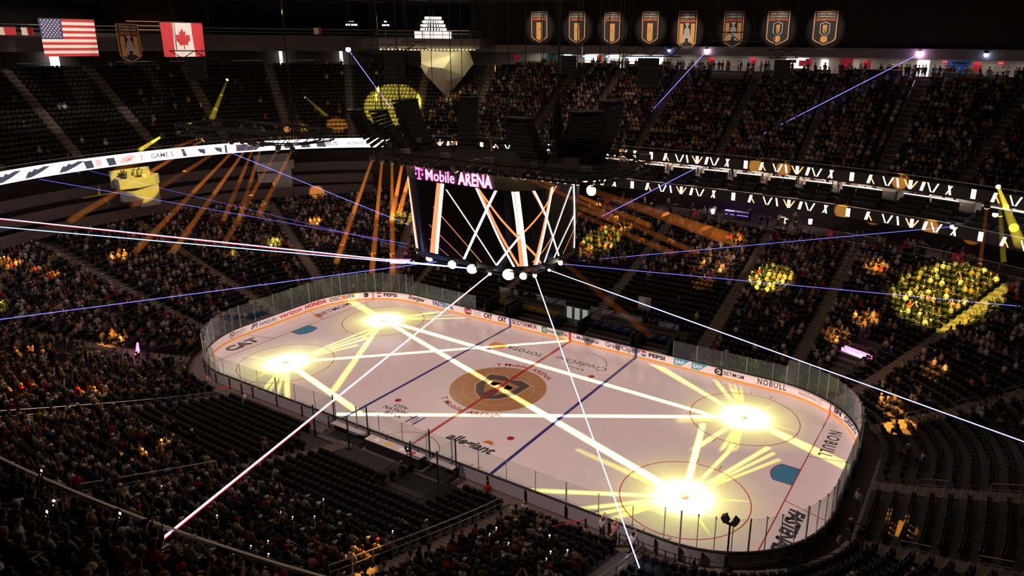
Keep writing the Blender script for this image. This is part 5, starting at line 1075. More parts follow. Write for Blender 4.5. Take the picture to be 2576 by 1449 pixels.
boxtruss('box truss with speaker cluster before the canadian flag',(-40.6,-2.2,29.),(-37.6,1.4,29.),.8,(0,1.9,1.8)); boxtruss('box truss with large speaker cluster left of the platform',(-25.,11.,29.7),(-21.6,14.6,29.7),.9,(.3,2.6,2.2)); boxtruss('short box truss with speaker before the lit platform',(-24.6,15.9,30.1),(-22.6,17.9,30.1),.8,(0,1.6,1.4)); boxtruss('wide box truss with speaker under the fourth banner',(.2,22.5,29.7),(5.8,25.4,29.7),1.,(-.2,3.,2.2)); boxtruss('box truss below the sixth banner',(8.4,26.,31.2),(13.4,28.,31.2),.9,None); boxtruss('box truss with speaker below the second banner',(-5.6,18.,29.8),(-3.,20.4,29.8),.8,(0,1.8,1.6)); boxtruss('box truss with speaker below the seventh banner',(14.6,27.,29.6),(17.2,28.,29.6),.8,(0,1.9,1.5))
# roof steel
for i,y in enumerate(range(-10,56,6)):
    t=thing('roof_truss',f"dark roof truss under the ceiling, {ORD(i+1)} back from the camera",'truss',(0,y,0),0,'roof trusses'); b=MB(); zb=36.6
    for z in(zb,38.6): b.box((-5,0,z),(150,.3,.3))
    b.build('chord',M_ROOF,t); b=MB()
    for k in range(40): x=-80+k*3.75; b.tube((x,0,zb),(x+1.9,0,38.6),.09,4); b.tube((x+1.9,0,38.6),(x+3.75,0,zb),.09,4)
    b.build('bracing',M_ROOF,t)
for i,x in enumerate(range(-66,50,9)):
    t=thing('catwalk',f"dark catwalk beam crossing under roof, {ORD(i+1)} from the left",'catwalk',(x,12,0),0,'catwalks'); b=MB(); b.box((0,0,36.2),(1.,50,.12)); 
    for s in(-.5,.5): b.box((s,0,37.1),(.05,50,.05)); b.box((s,0,36.7),(.05,50,.05))
    b.build('walkway',mat('catwalk steel',(.05,.04,.04),.7),t)
RL=[(-52,8),(-46,14),(-40,2),(-37,8),(-26,2),(-24,6),(-20,10),(-12,20),(-8,14),(2,26),(9,22),(14,30),(20,36),(-30,26),(-16,28)]
for i,(x,y) in enumerate(RL):
    t=thing('spot_fitting',f"small glinting fitting in the roof steel, {ORD(sorted(RL).index((x,y))+1)} from the left",'light',(x,y,35.9+(i%3)*.3),0,'roof fittings'); b=MB(); b.box((0,0,.1),(.5,.3,.25)); b.build('housing',M_SBF,t); b=MB(); b.box((0,-.16,.05),(.34,.02,.10)); b.build('lens',glow('roof glint',(.85,.8,.9),.8) if i%3 else glow('roof glint amber',(1,.6,.25),1.2),t)
# ---------------------------------------------------------------- flags and banners
M_FW=mat('flag white',(.78,.73,.66),.8); M_FR=mat('flag red',(.55,.04,.05),.8); M_FB=mat('flag navy',(.05,.06,.16),.8); M_BLK=mat('banner black',(.03,.028,.03),.8); M_BG=mat('banner gold',(.72,.36,.10),.7); M_BC=mat('banner copper trim',(.70,.33,.18),.6); M_BS=mat('banner silver',(.5,.47,.45),.6)
def cloth(name,label,cat,org,ex,w,h,nu,nv,mats,fn,amp=.12,grp=None):
    """rippled hanging cloth : origin top-left, ex horizontal unit vector"""
    t=thing(name,label,cat,org,0,grp); ex=Vector(ex); nrm=Vector((ex.y,-ex.x,0)); b=MB(); P_=[]
    rip=lambda u,v:amp*(math.sin(u*9+v*2.)+.5*math.sin(u*21+v*4.)+.4*math.sin(v*7+u*3))*(.35+.65*v)
    for side in(0,1):
        for j in range(nv+1):
            for i in range(nu+1):
                u,v=i/nu,j/nv; P_.append(ex*(w*u)+Vector((0,0,-h*v))+nrm*(rip(u,v)-side*.02))
    F=[];Mi=[]; N_=(nu+1)*(nv+1)
    for side in(0,1):
        for j in range(nv):
            for i in range(nu):
                a=side*N_+j*(nu+1)+i; f=(a,a+1,a+nu+2,a+nu+1); F.append(f if side else f[::-1]); Mi.append(fn((i+.5)/nu,(j+.5)/nv))
    b.v=[tuple(p) for p in P_]; b.f=F; b.m=Mi; b.build('cloth',mats,t,smooth=True)
    b=MB(); b.tube((0,0,.04),ex*w+Vector((0,0,.04)),.05,6); b.build('top_pole',M_BLACK,t)
    put=lambda u,v,o=.05:tuple(ex*(w*u)+Vector((0,0,-h*v))+nrm*(rip(u,v)+o)); return t,put
us=lambda u,v:2 if (u<.4 and v<7/13) else (1 if int(v*13)%2==0 else 0)
t,put=cloth('american_flag','large american flag hanging from the roof at upper left','flag',(-50,-10.05,32.5),(0,1,0),5.5,3.75,40,26,[M_FW,M_FR,M_FB],us)
b=MB()
for r in range(9):
    for c in range(6 if r%2==0 else 5):
        u=(.022+(c*2+(0 if r%2==0 else 1)+.5)/12*.37); v=(r+.75)/10*7/13; 
        P0=[]; 
        for k in range(10): a=math.pi/2+k*math.pi/5; rr=.105 if k%2==0 else .045; P0.append(put(u+rr*math.cos(a)/5.5,v-rr*math.sin(a)/3.75))
        b.add(P0,[tuple(range(10))])
b.build('star_field',M_FW,t)
t,put=cloth('canadian_flag','canadian flag hanging from roof behind a box truss','flag',(-50,2.75,32.45),(0,1,0),5.4,3.9,40,16,[M_FW,M_FR],lambda u,v:0 if .27<u<.73 else 1)
leaf=[(0,.5),(.09,.32),(.2,.37),(.15,.1),(.28,.24),(.31,.16),(.46,.19),(.41,.02),(.47,-.03),(.22,-.22),(.25,-.32),(.02,-.28),(.02,-.5)]; leaf=leaf+[(-x,y) for x,y in leaf[::-1]]
b=MB(); b.add([put(.5+x*.36,.47-y*.62) for x,y in leaf],[tuple(range(len(leaf)))]); b.build('maple_leaf',M_FR,t)
for i,(y0,w) in enumerate(((-14.3,2.1),(-11.75,1.1))): cloth('small_flag',f"small red and white flag left of the american flag, {('left','right')[i]} one",'flag',(-50,y0,31.6),(0,1,0),w,.75,10,6,[M_FW,M_FR],lambda u,v:0 if u<.5 else 1,.05)
cloth('small_flag','tiny red and white flag on the gallery rail left of the platform','flag',(-52,27.,32.3),(.5,.86,0),1.1,.9,10,6,[M_FW,M_FR],lambda u,v:1 if u>.6 else 0,.05)
def shield(name,label,org,ex,w,h,kind,grp=None):
    t=thing(name,label,'banner',org,0,grp); ex=Vector(ex).normalized(); n=Vector((ex.y,-ex.x,0)); p=lambda u,v,o=.0:tuple(ex*(w*u)+Vector((0,0,-h*v))+n*o)
    def poly(nm,pts,m,o): 
        b=MB(); k=len(pts); b.add([p(u,v,o) for u,v in pts]+[p(u,v,o-.02) for u,v in pts],[tuple(range(k)),tuple(range(2*k-1,k-1,-1))]+[(i,(i+1)%k,k+(i+1)%k,k+i) for i in range(k)]); return b.build(nm,m,t)
    out=[(0,0),(1,0),(1,.82),(.85,.9),(.5,1.),(.15,.9),(0,.82)]; ins=lambda k:[(.5+(u-.5)*(1-k),.5+(v-.5)*(1-k*.55)) for u,v in out]
    poly('trim',out,M_BC,0); poly('field',ins(.1),M_BLK,.02)
    b=MB()
    if kind=='cup':
        for (u0,u1) in((.1,.3),(.7,.9)): b.add([p(u,v,.04) for u,v in((u0,.32),(u1,.32),(u1,.86),(u0,.82))],[(0,1,2,3)],1)
        for v0,v1,ww in((.3,.36,.2),(.36,.44,.1),(.44,.5,.26),(.5,.56,.3),(.56,.62,.34),(.62,.8,.42)): b.add([p(u,v,.05) for u,v in((.5-ww/2,v0+.006),(.5+ww/2,v0+.006),(.5+ww/2,v1),(.5-ww/2,v1))],[(0,1,2,3)],0)
        b.add([p(u,v,.06) for u,v in((.42,.7),(.58,.7),(.58,.8),(.5,.86),(.42,.8))],[(0,1,2,3,4)],2)
    elif kind=='star':
        b.add([p(u,v,.04) for u,v in((.33,.36),(.67,.36),(.67,.88),(.5,.93),(.33,.88))],[(0,1,2,3,4)],1)
        for k in range(4):
            a=k*math.pi/4+.0; q_=[]
            for s in(0,1,2,3): aa=a+s*math.pi/2; rr=.23 if s%2==0 else .02; q_.append(p(.5+rr*math.cos(aa),.58-rr*.5*math.sin(aa),.05+.004*k))
            b.add(q_,[(0,1,2,3)],0 if k%2==0 else 3)
    else:
        sh=[(.32,.38),(.5,.33),(.68,.38),(.68,.62),(.5,.74),(.32,.62)]; b.add([p(.5+(u-.5)*1.18,.54+(v-.54)*1.12,.035) for u,v in sh],[tuple(range(6))],0); b.add([p(u,v,.04) for u,v in sh],[tuple(range(6))],2)
        b.add([p(u,v,.05) for u,v in((.4,.4),(.6,.4),(.58,.6),(.5,.68),(.42,.6))],[(0,1,2,3,4)],1); b.add([p(u,v,.06) for u,v in((.45,.42),(.5,.6),(.55,.42),(.52,.64),(.48,.64))],[(0,1,2,3,4)],2)
        b.add([p(u,v,.04) for u,v in((.36,.74),(.64,.74),(.64,.88),(.5,.93),(.36,.88))],[(0,1,2,3,4)],1)
    b.build('emblem',[M_BS,M_BG,M_BLK,M_FR],t)
    b=MB(); L1={'star':('PACIFIC','DIVISION','CHAMPIONS'),'cup':('STANLEY CUP','CHAMPIONS','2022-23'),'helm':('WESTERN','CONFERENCE','CHAMPIONS')}[kind]
    for k,s_ in enumerate(L1): ngon_text(b,s_,lambda u,v:p(.5+u/w,.075+k*.075-v/h+.03,.05),h*.05,'c',0 if k<2 else 1,.02,width=w*.78)
    b.add([p(u,v,.04) for u,v in((.05,.255),(.95,.255),(.95,.285),(.05,.285))],[(0,1,2,3)],2); b.build('title_lettering',[M_FW,M_BG,M_FR],t); return t
BN=[(88.24,2.7,'star',35.2,4.7,'leftmost shield banner'),(85.64,2.7,'star',35.1,4.7,'second shield banner from the left'),(80.84,2.6,'star',35.,4.7,'third shield banner from the left'),(74.74,2.6,'star',35.,4.6,'fourth shield banner, half hidden by roof truss'),(68.94,2.9,'cup',35.,5.4,'long shield banner with silver trophy'),(62.04,2.9,'cup',34.9,4.9,'shield banner behind box truss right of trophy banner'),(55.74,3.1,'helm',34.8,4.4,'shield banner with helmet crest, second from the right'),(49.44,3.1,'helm',34.7,4.3,'rightmost shield banner with helmet crest')]
BC=[]
for q,w,k,z,h,l in BN:
    c_=Vector((*Pcurve(q,UP1,-.62),z)); a_=Vector(Pcurve(q+.5,UP1)); e_=Vector(Pcurve(q-.5,UP1)); ex=(e_-a_).normalized(); ex=Vector((ex.x,ex.y,0)); BC.append((c_,ex,h)); shield('championship_banner',f"{l} on the black drape wall",c_-ex*(w/2),ex,w,h,k)
shield('championship_banner','unlit dark shield banner with trophy between the two flags',(-50,-2.35,32.2),(0,1,0),2.5,4.2,'cup')
def spot(name,loc,tgt,e,col,ang,blend=.25,soft=.15):
    l=bpy.data.lights.new(name,'SPOT'); l.energy=e; l.color=col; l.spot_size=ang; l.spot_blend=blend; l.shadow_soft_size=soft; o=bpy.data.objects.new(name,l); COL.objects.link(o); o.location=loc; d=Vector(tgt)-Vector(loc); o.rotation_euler=d.to_track_quat('-Z','Y').to_euler(); return o
def pool(loc,tgt,rad,E,col,blend=.15):
    """lamp giving a round pool of the given radius and irradiance at tgt"""
    d=math.dist(loc,tgt); return spot('moving_head_lamp',loc,tgt,E*d*d*KL/math.pi*1.0,col,2*math.atan(rad/d),blend)
for i,(c_,ex,h) in enumerate(BC): n_=Vector((ex.y,-ex.x,0)); pool(tuple(c_+n_*8.5+Vector((0,0,-1.9))),tuple(c_+Vector((0,0,-h*.52))),2.7,2.6 if i!=5 else 1.2,(1,.83,.66),.6)
pool((-38,-8,33.5),(-50,-7.2,30.7),3.9,3.2,(1,.88,.78),.3); pool((-38,6,33.5),(-50,5.4,30.6),3.6,3.2,(1,.85,.78),.3); pool((-42,-12.5,32.5),(-50,-12.6,31.3),1.6,2.,(1,.8,.7),.3)
# ---------------------------------------------------------------- platform, faceted sculpture, chandelier
PA,PB,PC_,PD=Vector((-46.8,34.2,0)),Vector((-35.2,44.6,0)),Vector((-47,60,0)),Vector((-66,40,0))
t=thing('viewing_platform','pale cantilevered platform above the faceted sculpture','platform'); ex_=(PB-PA).normalized()
b=MB(); b.prism([PA.to_tuple()[:2],PB.to_tuple()[:2],(PB.x-4,PB.y+12),(PA.x-12,PA.y+6)],29.4,30.95); b.build('deck',M_FASL,t)
b=MB()
for z in(31.5,32.0): b.tube(PA+Vector((0,0,z)),PB+Vector((0,0,z)),.035,5)
for k in range(12): q=PA.lerp(PB,k/11); b.tube(q+Vector((0,0,30.95)),q+Vector((0,0,32.)),.03,4)
b.build('railing',M_RAIL,t)
t=thing('lit_bar_front','white glowing bar front on the viewing platform','bar',PA.lerp(PB,.55)+Vector((-1.2,1.2,30.95)),math.atan2(ex_.y,ex_.x)); b=MB(); b.box((0,0,.55),(5.6,.5,1.1)); b.build('front_panel',glow('bar front glow',(1,.92,.85),1.0,True),t); b=MB(); b.box((0,0,1.13),(5.8,.6,.06)); b.build('bar_top',M_COUNT,t)
t=thing('chandelier','tiered glowing chandelier over the viewing platform','chandelier',PA.lerp(PB,.56)+Vector((-1.6,1.6,0)))
for k,(z,r) in enumerate(((32.3,1.9),(32.85,1.75),(33.4,1.5),(33.95,1.2))):
    b=MB(); n=26
    for j in range(n): a=j*math.tau/n; b.box((r*math.cos(a),r*math.sin(a),z),(.12,.12,.34))
    tag(b.build('crystal_tier',glow('chandelier glow',(1,.86,.74),3.2,True),t),kind='stuff'); b=MB(); b.sweep([[(r*math.cos(j*math.tau/24)*f,r*math.sin(j*math.tau/24)*f,z+e) for f,e in((1.,.2),(1.05,.2),(1.05,.26),(1.,.26))] for j in range(24)],True,True); b.build('hoop',M_RAIL,t)
b=MB(); b.tube((0,0,34.),(0,0,39),.05,5); b.build('stem',M_BLACK,t)
M_FAC=mat('sculpture plaster',(.70,.66,.55),.75,var=.03)
up=Vector((0,0,1)); inw=Vector((.68,-.73,0)); o0=PA.lerp(PB,.62)+Vector((-1.0,1.1,0))
def fp(a,z,d): return tuple(o0+ex_*a+inw*d+Vector((0,0,z)))
V_=[fp(-5.4,29.35,.2),fp(4.2,29.35,.2),fp(5.0,27.2,-.6),fp(-2.6,25.6,.9),fp(.6,22.0,-.9),fp(1.9,28.9,2.0),fp(.2,26.6,2.3),fp(.5,24.6,1.2),fp(3.4,25.4,.4),fp(-3.6,27.4,.2),fp(-4,29.35,-3.5),fp(4,29.35,-4),fp(.6,22.2,-3.2),fp(-2,26.8,2.)]
F_=[(0,9,5),(9,13,5),(0,5,1),(9,3,13),(13,6,5),(3,7,13),(13,7,6),(3,4,7),(5,6,8),(5,8,2),(5,2,1),(6,7,8),(7,4,8),(0,10,9),(9,10,12),(9,12,3),(3,12,4),(4,12,8),(8,12,11),(8,11,2),(2,11,1),(0,1,11),(0,11,10)]
b=MB(); b.add(V_,F_); o=b.build('faceted_sculpture',M_FAC); tag(o,'cream faceted diamond sculpture pointing down into the upper stand','sculpture')
area('soffit_strip_light',(PA.lerp(PB,.55)+Vector((1.6,-1.7,29.3))).to_tuple(),(11,.3),300,(1,.86,.45),(math.radians(18),0,math.atan2(ex_.y,ex_.x)))
t=thing('strip_light','row of warm bulbs under the platform edge','light',PA+Vector((0,0,29.32)),math.atan2(ex_.y,ex_.x)); b=MB()
for k in range(26): b.box((.6+k*.56,-.1,0),(.3,.14,.12))
tag(b.build('bulbs',glow('strip bulb',(1,.80,.38),2.6),t),kind='stuff')
q=qof(-57,31)
for i,(y,z0,z1) in enumerate(((22.5,26.6,28.8),(28.6,26.6,28.9))):
    qq=qof(-60 if i==0 else -55,y+6); x_,y_=Pcurve(qq,UP1,4.5); t=thing('doorway','bright slot doorway on left concourse, %s one'%('left','right')[i],'doorway',(x_,y_,0),yaw_in(qq)+math.pi); b=MB(); b.box((0,0,(z0+z1)/2),(.5,.05,z1-z0)); b.build('light_slot',glow('slot light',(.85,.92,1.),2.2),t); b=MB(); b.box((.4,0,26.6),(1.4,.05,.12)); b.build('sill_light',glow('slot light',(.85,.92,1.),2.2),t)
t=thing('doorway','bright doorway behind american flag lower right corner','doorway',(*Pcurve(qof(-70,3.5),UP1,4.5),0),math.pi/2); b=MB(); b.box((0,0,27.6),(1.2,.05,2.2)); b.build('light_slot',glow('slot light',(.85,.92,1.),2.2),t)
t=thing('bar_shelves','warm lit bottle shelves in the left gallery','shelves',(*Pcurve(qof(-68,16),UP1,5.5),31.3),yaw_in(qof(-68,16))+math.pi)
for k in range(3): b=MB(); b.box((0,0,.6+k*.6),(8,.4,.08)); b.build('shelf',glow('shelf glow',(1,.45,.2),.5),t)
for i,(y,s_) in enumerate(((34,'HOT DOGS'),(37.5,'8:00 PM'),(42.5,'HOME'))):
    P_=Vector((*Pcurve(qof(-58+i*4,y+6),UP1,3.),32.9)); t=thing('menu_screen',f"small gallery screen with white characters, {ORD(i+1)} left to right",'screen',P_,yaw_in(qof(-58+i*4,y+6))+math.pi); b=MB(); b.box((0,0,.3),(2.6,.08,1.4)); b.build('panel',M_BLACK,t); b=MB(); ngon_text(b,'• • • •' if i!=1 else 'VIP',lambda u,v:(u,-.06,.6+v),.24,'c',0,.02); ngon_text(b,s_,lambda u,v:(u,-.06,.05+v),.26,'c',0,.02); b.build('characters',GW,t)
# ---------------------------------------------------------------- benches, tunnels and near-side boxes
M_YEL=mat('bench banner yellow',(.60,.38,.06),.6); M_UMC=mat('bench banner navy',(.03,.05,.16),.6); M_BEN=mat('bench seat',(.3,.25,.24),.6)
def bench(label,x0,x1,m,txt,tm):
    t=thing('players_bench',label,'bench',((x0+x1)/2,0,0)); w=x1-x0
    b=MB(); b.box((0,16.2,1.1),(w,.15,1.2)); b.build('back_wall',M_BLACK,t); b=MB(); b.box((0,16.1,1.35),(w*.98,.05,.62)); b.build('banner',m,t)
    b=MB(); n=max(2,int(w/1.1))
    for k in range(n): 
        for r in range(2): ngon_text(b,txt,lambda u,v:(-w/2+(k+.5+.25*(r%2))*w/n-.1+u,16.06,1.14+r*.28+v),.17,'c',0,.01)
    b.build('lettering',tm,t); b=MB(); b.box((0,14.9,.45),(w*.96,.4,.08)); b.build('seat_plank',M_BEN,t); b=MB(); b.box((0,14.9,.2),(w*.94,.3,.4)); b.build('seat_base',M_BLACK,t)
    b=MB(); b.box((0,14.,.1),(w,2.,.06)); b.build('rubber_floor',M_BLACK,t)
    for s in(-1,1): b=MB(); b.box((s*w/2,14.9,1.1),(.12,2.8,2.1)); b.build('end_wall',M_BLACK,t)
    for k in range(max(2,int(w/2.4))): n2=max(2,int(w/2.4)); b=MB(); b.box((-w/2+(k+.5)*w/n2,16.25,2.4),(w/n2*.97,.02,1.4)); b.build('glass_pane',MATS['rink glass'],t)
bench('short bench with yellow banner wall left of scoreboard foot',-11.6,-8.9,M_YEL,'VGK',CT['black']); bench('long bench with yellow banner wall on the far side',-8.2,-2.4,M_YEL,'VGK',CT['black']); bench('long bench with navy lettered wall on the far side',.6,6.9,M_UMC,'UMC',CT['white']); bench('short bench with navy lettered wall right of bench passage',7.5,11.,M_UMC,'UMC',CT['white'])
t=thing('bench_doorway','white bench doorway with lit window panes between the two teams','doorway',(-.9,16.2,0)); 
for k in range(3): b=MB(); b.box((-1.1+k*1.0,0,1.9),(.62,.05,1.3)); b.build('window_pane',glow('bench door light',(.75,.85,.75),.35),t)
b=MB(); b.box((0,.05,.7),(2.6,.1,1.0)); b.build('door_panel',CT['white'],t); b=MB()
for x in(-1.6,-.6,.4,1.4): b.box((x,0,1.4),(.09,.12,2.6))
b.build('frame',M_POST,t)
t=thing('photo_door','pale portal with white screen in the far stand above bench','doorway',(5.2,20.2,1.6)); b=MB(); b.box((0,.1,1.1),(1.5,.2,2.2)); b.build('wall_panel',M_CW,t); b=MB(); b.box((-.2,-.03,1.6),(.8,.05,1.)); b.build('screen',CT['white'],t)
M_TS=glow('tunnel sign pink',(1,.30,.62),1.9,True); M_TSW=glow('tunnel sign white',(1,.85,.95),3.)
def tsign(label,a,c,z0,z1,flip=False):
    a=Vector(a);c=Vector(c); d=(c-a); L_=d.length; t=thing('tunnel_sign',label,'sign',(a+c)/2,math.atan2(d.y,d.x)); b=MB(); b.box((0,0,(z0+z1)/2),(L_,.15,z1-z0)); b.build('led_panel',M_TS,t); h=(z1-z0)
    b=MB(); ngon_text(b,'T Mobile ARENA',lambda u,v:(u,-.09,z0+h*.3+v),h*.42,'c',0,.02,width=L_*.62); b.build('lettering',M_TSW,t)
    b=MB(); b.box((0,.4,z0*.5),(L_*1.02,.7,z0)); b.build('tunnel_mouth',M_BLACK,t)
    for s in(-1,1): b=MB(); b.box((s*L_*.52,1.5,z0*.55),(.15,3.,z0*1.1)); b.build('side_wall',M_BLACK,t)
tsign('pink arena sign above the tunnel left of scoreboard foot',(-31.4,18.0,0),(-28.1,19.9,0),2.15,2.85); tsign('pink arena sign above the far right corner tunnel',(26.0,20.6,0),(28.9,19.4,0),2.0,2.85); tsign('pink arena sign seen edge-on above the near left tunnel',(-32.2,-14.8,0),(-29.6,-16.4,0),1.55,2.5)
# scorer's table and penalty boxes on the near side
M_PAP=mat('paper white',(.6,.57,.52),.7)
for i,(x0,x1) in enumerate(((-6.8,-3.),(3.4,5.9))):
    t=thing('penalty_box',f"grey penalty box enclosure on the near side, {('left','right')[i]} one",'penalty box',((x0+x1)/2,-14.2,0)); w=x1-x0; b=MB(); b.box((0,.75,.82),(w,.5,.06)); b.build('ledge',M_CW,t); b=MB(); b.box((0,-.9,.45),(w*.96,.4,.08)); b.box((0,-.9,.2),(w*.9,.25,.4)); b.build('bench_plank',M_BEN,t); b=MB(); b.box((0,0,.04),(w,2.4,.08)); b.build('rubber_floor',M_BLACK,t)
    for s in(-1,1):
        b=MB(); b.box((s*w/2,-.1,2.2),(.02,2.,2.2)); b.build('side_glass',MATS['rink glass'],t); b=MB(); b.box((s*w/2,-1.1,1.6),(.09,.09,3.2)); b.build('post',M_SBF,t); b=MB(); b.box((s*w/2,.9,1.6),(.08,.08,3.2)); b.build('post',M_SBF,t)
t=thing("scorers_table","white scorer's table with papers between the penalty boxes",'table',(.2,-13.7,0)); b=MB(); b.box((0,0,.9),(5.6,.75,.06)); b.build('table_top',M_PAP,t); b=MB(); b.box((0,-.3,.45),(5.6,.08,.85)); b.build('front_panel',M_BLACK,t)
for s in(-1,1): b=MB(); b.box((s*2.6,0,.45),(.1,.6,.88)); b.build('leg',M_BLACK,t)
for i,(x,c) in enumerate(((-1.6,'white'),(-.4,'gold'),(1.,'white'),(2.,'red'))):
    t=thing('paper_sheet',f"{('white','yellow','plain','red')[i]} sheet of paper on scorer's table, {ORD(i+1)} from the left",'paper',(x,-13.7,.935),.2*i,"papers on scorer's table"); b=MB(); b.box((0,0,.004),(.5,.38,.008)); b.build('sheet',CT[c],t)
t=thing('monitor',"small monitor with blue light on scorer's table",'monitor',(1.55,-13.75,.935)); b=MB(); b.box((0,0,.3),(.5,.06,.34)); b.build('casing',M_BLACK,t); b=MB(); b.box((0,.0,.06),(.2,.16,.12)); b.build('stand',M_BLACK,t); b=MB(); b.box((.1,-.035,.32),(.09,.01,.1)); b.build('screen',glow('monitor blue',(.2,.3,1.),8.),t)
t=thing('stair_enclosure','dark stairwell enclosure with picket rails in the near empty seats','stairwell',(5.8,-17.4,0)); 
for nm,p0,p1 in(('picket_rail',(-2.2,1.6),(2.2,1.6)),('picket_rail',(-2.2,-2.),(-2.2,1.6)),('picket_rail',(2.2,-2.),(2.2,1.6)),('picket_rail',(-2.2,-2.),(2.2,-2.))):
    b=MB(); L_=math.dist(p0,p1); n=int(L_/.14); b.tube((*p0,2.5),(*p1,2.5),.035,5); b.tube((*p0,1.35),(*p1,1.35),.03,5)
    for k in range(n+1): f=k/n; x=p0[0]+(p1[0]-p0[0])*f; y=p0[1]+(p1[1]-p0[1])*f; b.tube((x,y,1.0),(x,y,2.5),.014,4,cap=False)
    b.build(nm,M_SMET,t)
b=MB(); b.box((0,-.2,.55),(4.6,3.8,.9)); b.build('concrete_well',M_BLACK,t); b=MB(); 
for k in range(6): b.box((2.9+.0*k,-1.8+k*.55,.9-.0*k-.12*k),(1.1,.5,.14))
b.build('steps',M_STEP,t)
# floodlight on a pole at the near right boards
t=thing('floodlight_pole','black pole with two floodlight heads rising at the near right boards','floodlight',(25.95,-12.2,0)); b=MB(); b.tube((0,0,0),(0,0,3.2),.06,8); b.build('pole',M_BLACK,t); b=MB(); b.lathe([(.3,0),(.3,.08),(.06,.1)],10); b.build('base_plate',M_BLACK,t)
b=MB(); b.box((0,0,3.2),(.5,.12,.12)); b.build('crossbar',M_BLACK,t)
for s in(-1,1): b=MB(); b.box((s*.3,0,3.45),(.34,.4,.34),M=Matrix.Rotation(s*.6,3,'Y')); b.build('lamp_head',M_BLACK,t); b=MB(); b.box((s*.38,0,3.66),(.36,.42,.04),M=Matrix.Rotation(s*.6,3,'Y')); b.build('barn_door',M_BLACK,t)
# rink-side barrier rail at the near right corner
for i,(q0,q1) in enumerate(((qof(19.5,-13.5),qof(25.5,-13)),(qof(26,-12.4),qof(30,-8)))):
    t=thing('guard_railing',f"{('two-bar post','black picket')[i]} railing behind the boards at the near right corner",'railing'); n=8
    for k in range(n if i==0 else 4):
        b=MB(); n_=n if i==0 else 4; a=q0+(q1-q0)*k/n_; c=q0+(q1-q0)*(k+.96)/n_; f=lambda q,z:(*Poff(q,.9),z)
        for z in(.95,.5): b.tube(f(a,z),f(c,z),.03,5)
        b.tube(f(a,0),f(a,1.),.045,5)
        if i: 
            for j in range(14): q=a+(c-a)*j/14; b.tube(f(q,.1),f(q,.95),.014,4,cap=False)
        b.build('railing_panel',M_SMET,t)
for i,(x,y,l) in enumerate(((-17.9,-13.9,'left'),(17.3,-14.3,'right'))):
    t=thing('barrier_post',f"black post with red strap at the foot of {l} near stairs",'post',(x,y,0)); b=MB(); b.tube((0,0,0),(0,0,1.5),.07,8); b.build('post',M_BLACK,t); b=MB(); b.tube((0,0,1.4),(-1.6,-1.5,1.25),.035,4); b.build('strap',mat('strap red',(.6,.03,.03),.7,emit=.1),t)
# handrails on the stairs
def handrail(tier,q,t0,t1,label,n,two=True,hgt=.95,off=0.):
    N=NLOW if tier=='low' else NUP; zf=z_low if tier=='low' else z_up; t=thing('handrail',label,'handrail'); f=lambda tt,z:(*P(tier,q+off,tt),zf(tt)+z)
    b=MB(); pts=[t0+(t1-t0)*k/12 for k in range(13)]; b.path([f(a,hgt) for a in pts],.035,5); 
    if two: b.path([f(a,hgt*.55) for a in pts],.025,5)
    b.build('rail_bar',M_RAIL,t)
    for k in range(n): a=t0+(t1-t0)*k/(n-1); b=MB(); b.tube(f(a,0),f(a,hgt),.03,5); b.build('post',M_RAIL,t)
def hoops(tier,q,ts,label,off=0.,hgt=.9,span=1.6):
    N=NLOW if tier=='low' else NUP; zf=z_low if tier=='low' else z_up; t=thing('handrail',label,'handrail')
    for a in ts:
        c=a+span/N; b=MB(); A=Vector((*P(tier,q+off,a),zf(a)));C_=Vector((*P(tier,q+off,c),zf(c))); u=Vector((0,0,hgt)); b.path([A,A+u,C_+u,C_],.03,5); b.tube(A+u*.5,C_+u*.5,.022,4); b.build('hoop',M_RAIL,t)
handrail('low',qof(-18.6,-20),.03,.74,'long double handrail down the left near stairs',11,off=.7); handrail('low',qof(12.1,-20),.03,.62,'long double handrail down the stairs right of the empty block',11,off=-.7); handrail('low',qof(20.6,-18.5),.0,.35,'handrail beside the rightmost near stairs',6,off=.7)
handrail('low',qof(13.4,20),.06,.8,'long handrail down the far stairs left of yellow seats',14,off=.2)
hoops('low',qof(-4,-18),[.44,.5,.56,.62,.7],'row of steel hoop rails on the stairs above penalty boxes'); hoops('low',qof(.4,14),[.2,.3,.4,.5,.6,.7,.8,.9],'steel hoop rails up the far stairs beside scoreboard')
hoops('low',qof(22.9,24.5),[.7,.8,.92],'steel hoop rails at the head of right far stairs')
for i,q in enumerate(AU):
    x,y=P('up',q,.5)
    if y>30 and x>-38: hoops('up',q,[.08,.2,.32,.44,.56,.68,.8,.92],f"steel hoop handrails on upper stand stairs, {'near rail one' if y<0 else ORD(1+sum(1 for p in AU if P('up',p,.5)[1]>30 and -38<P('up',p,.5)[0]<x))+' from the sculpture'}",off=.3 if y>0 else 0)
hoops('up',qof(25.2,-44),[.22],'steel hoop rail with curved ends at lower left corner of view',span=1.9)
for x in(33,10):
    pass
for i,(q,ts) in enumerate(((qof(36.3,13.),[.1,.25,.4]),(qof(37,1.3),[.1,.25,.4]),(qof(34.6,-6.5),[.1,.25]))): hoops('low',q,ts,f"dark hoop rails on right end stairs, {('upper','middle','lower')[i]} stairs")
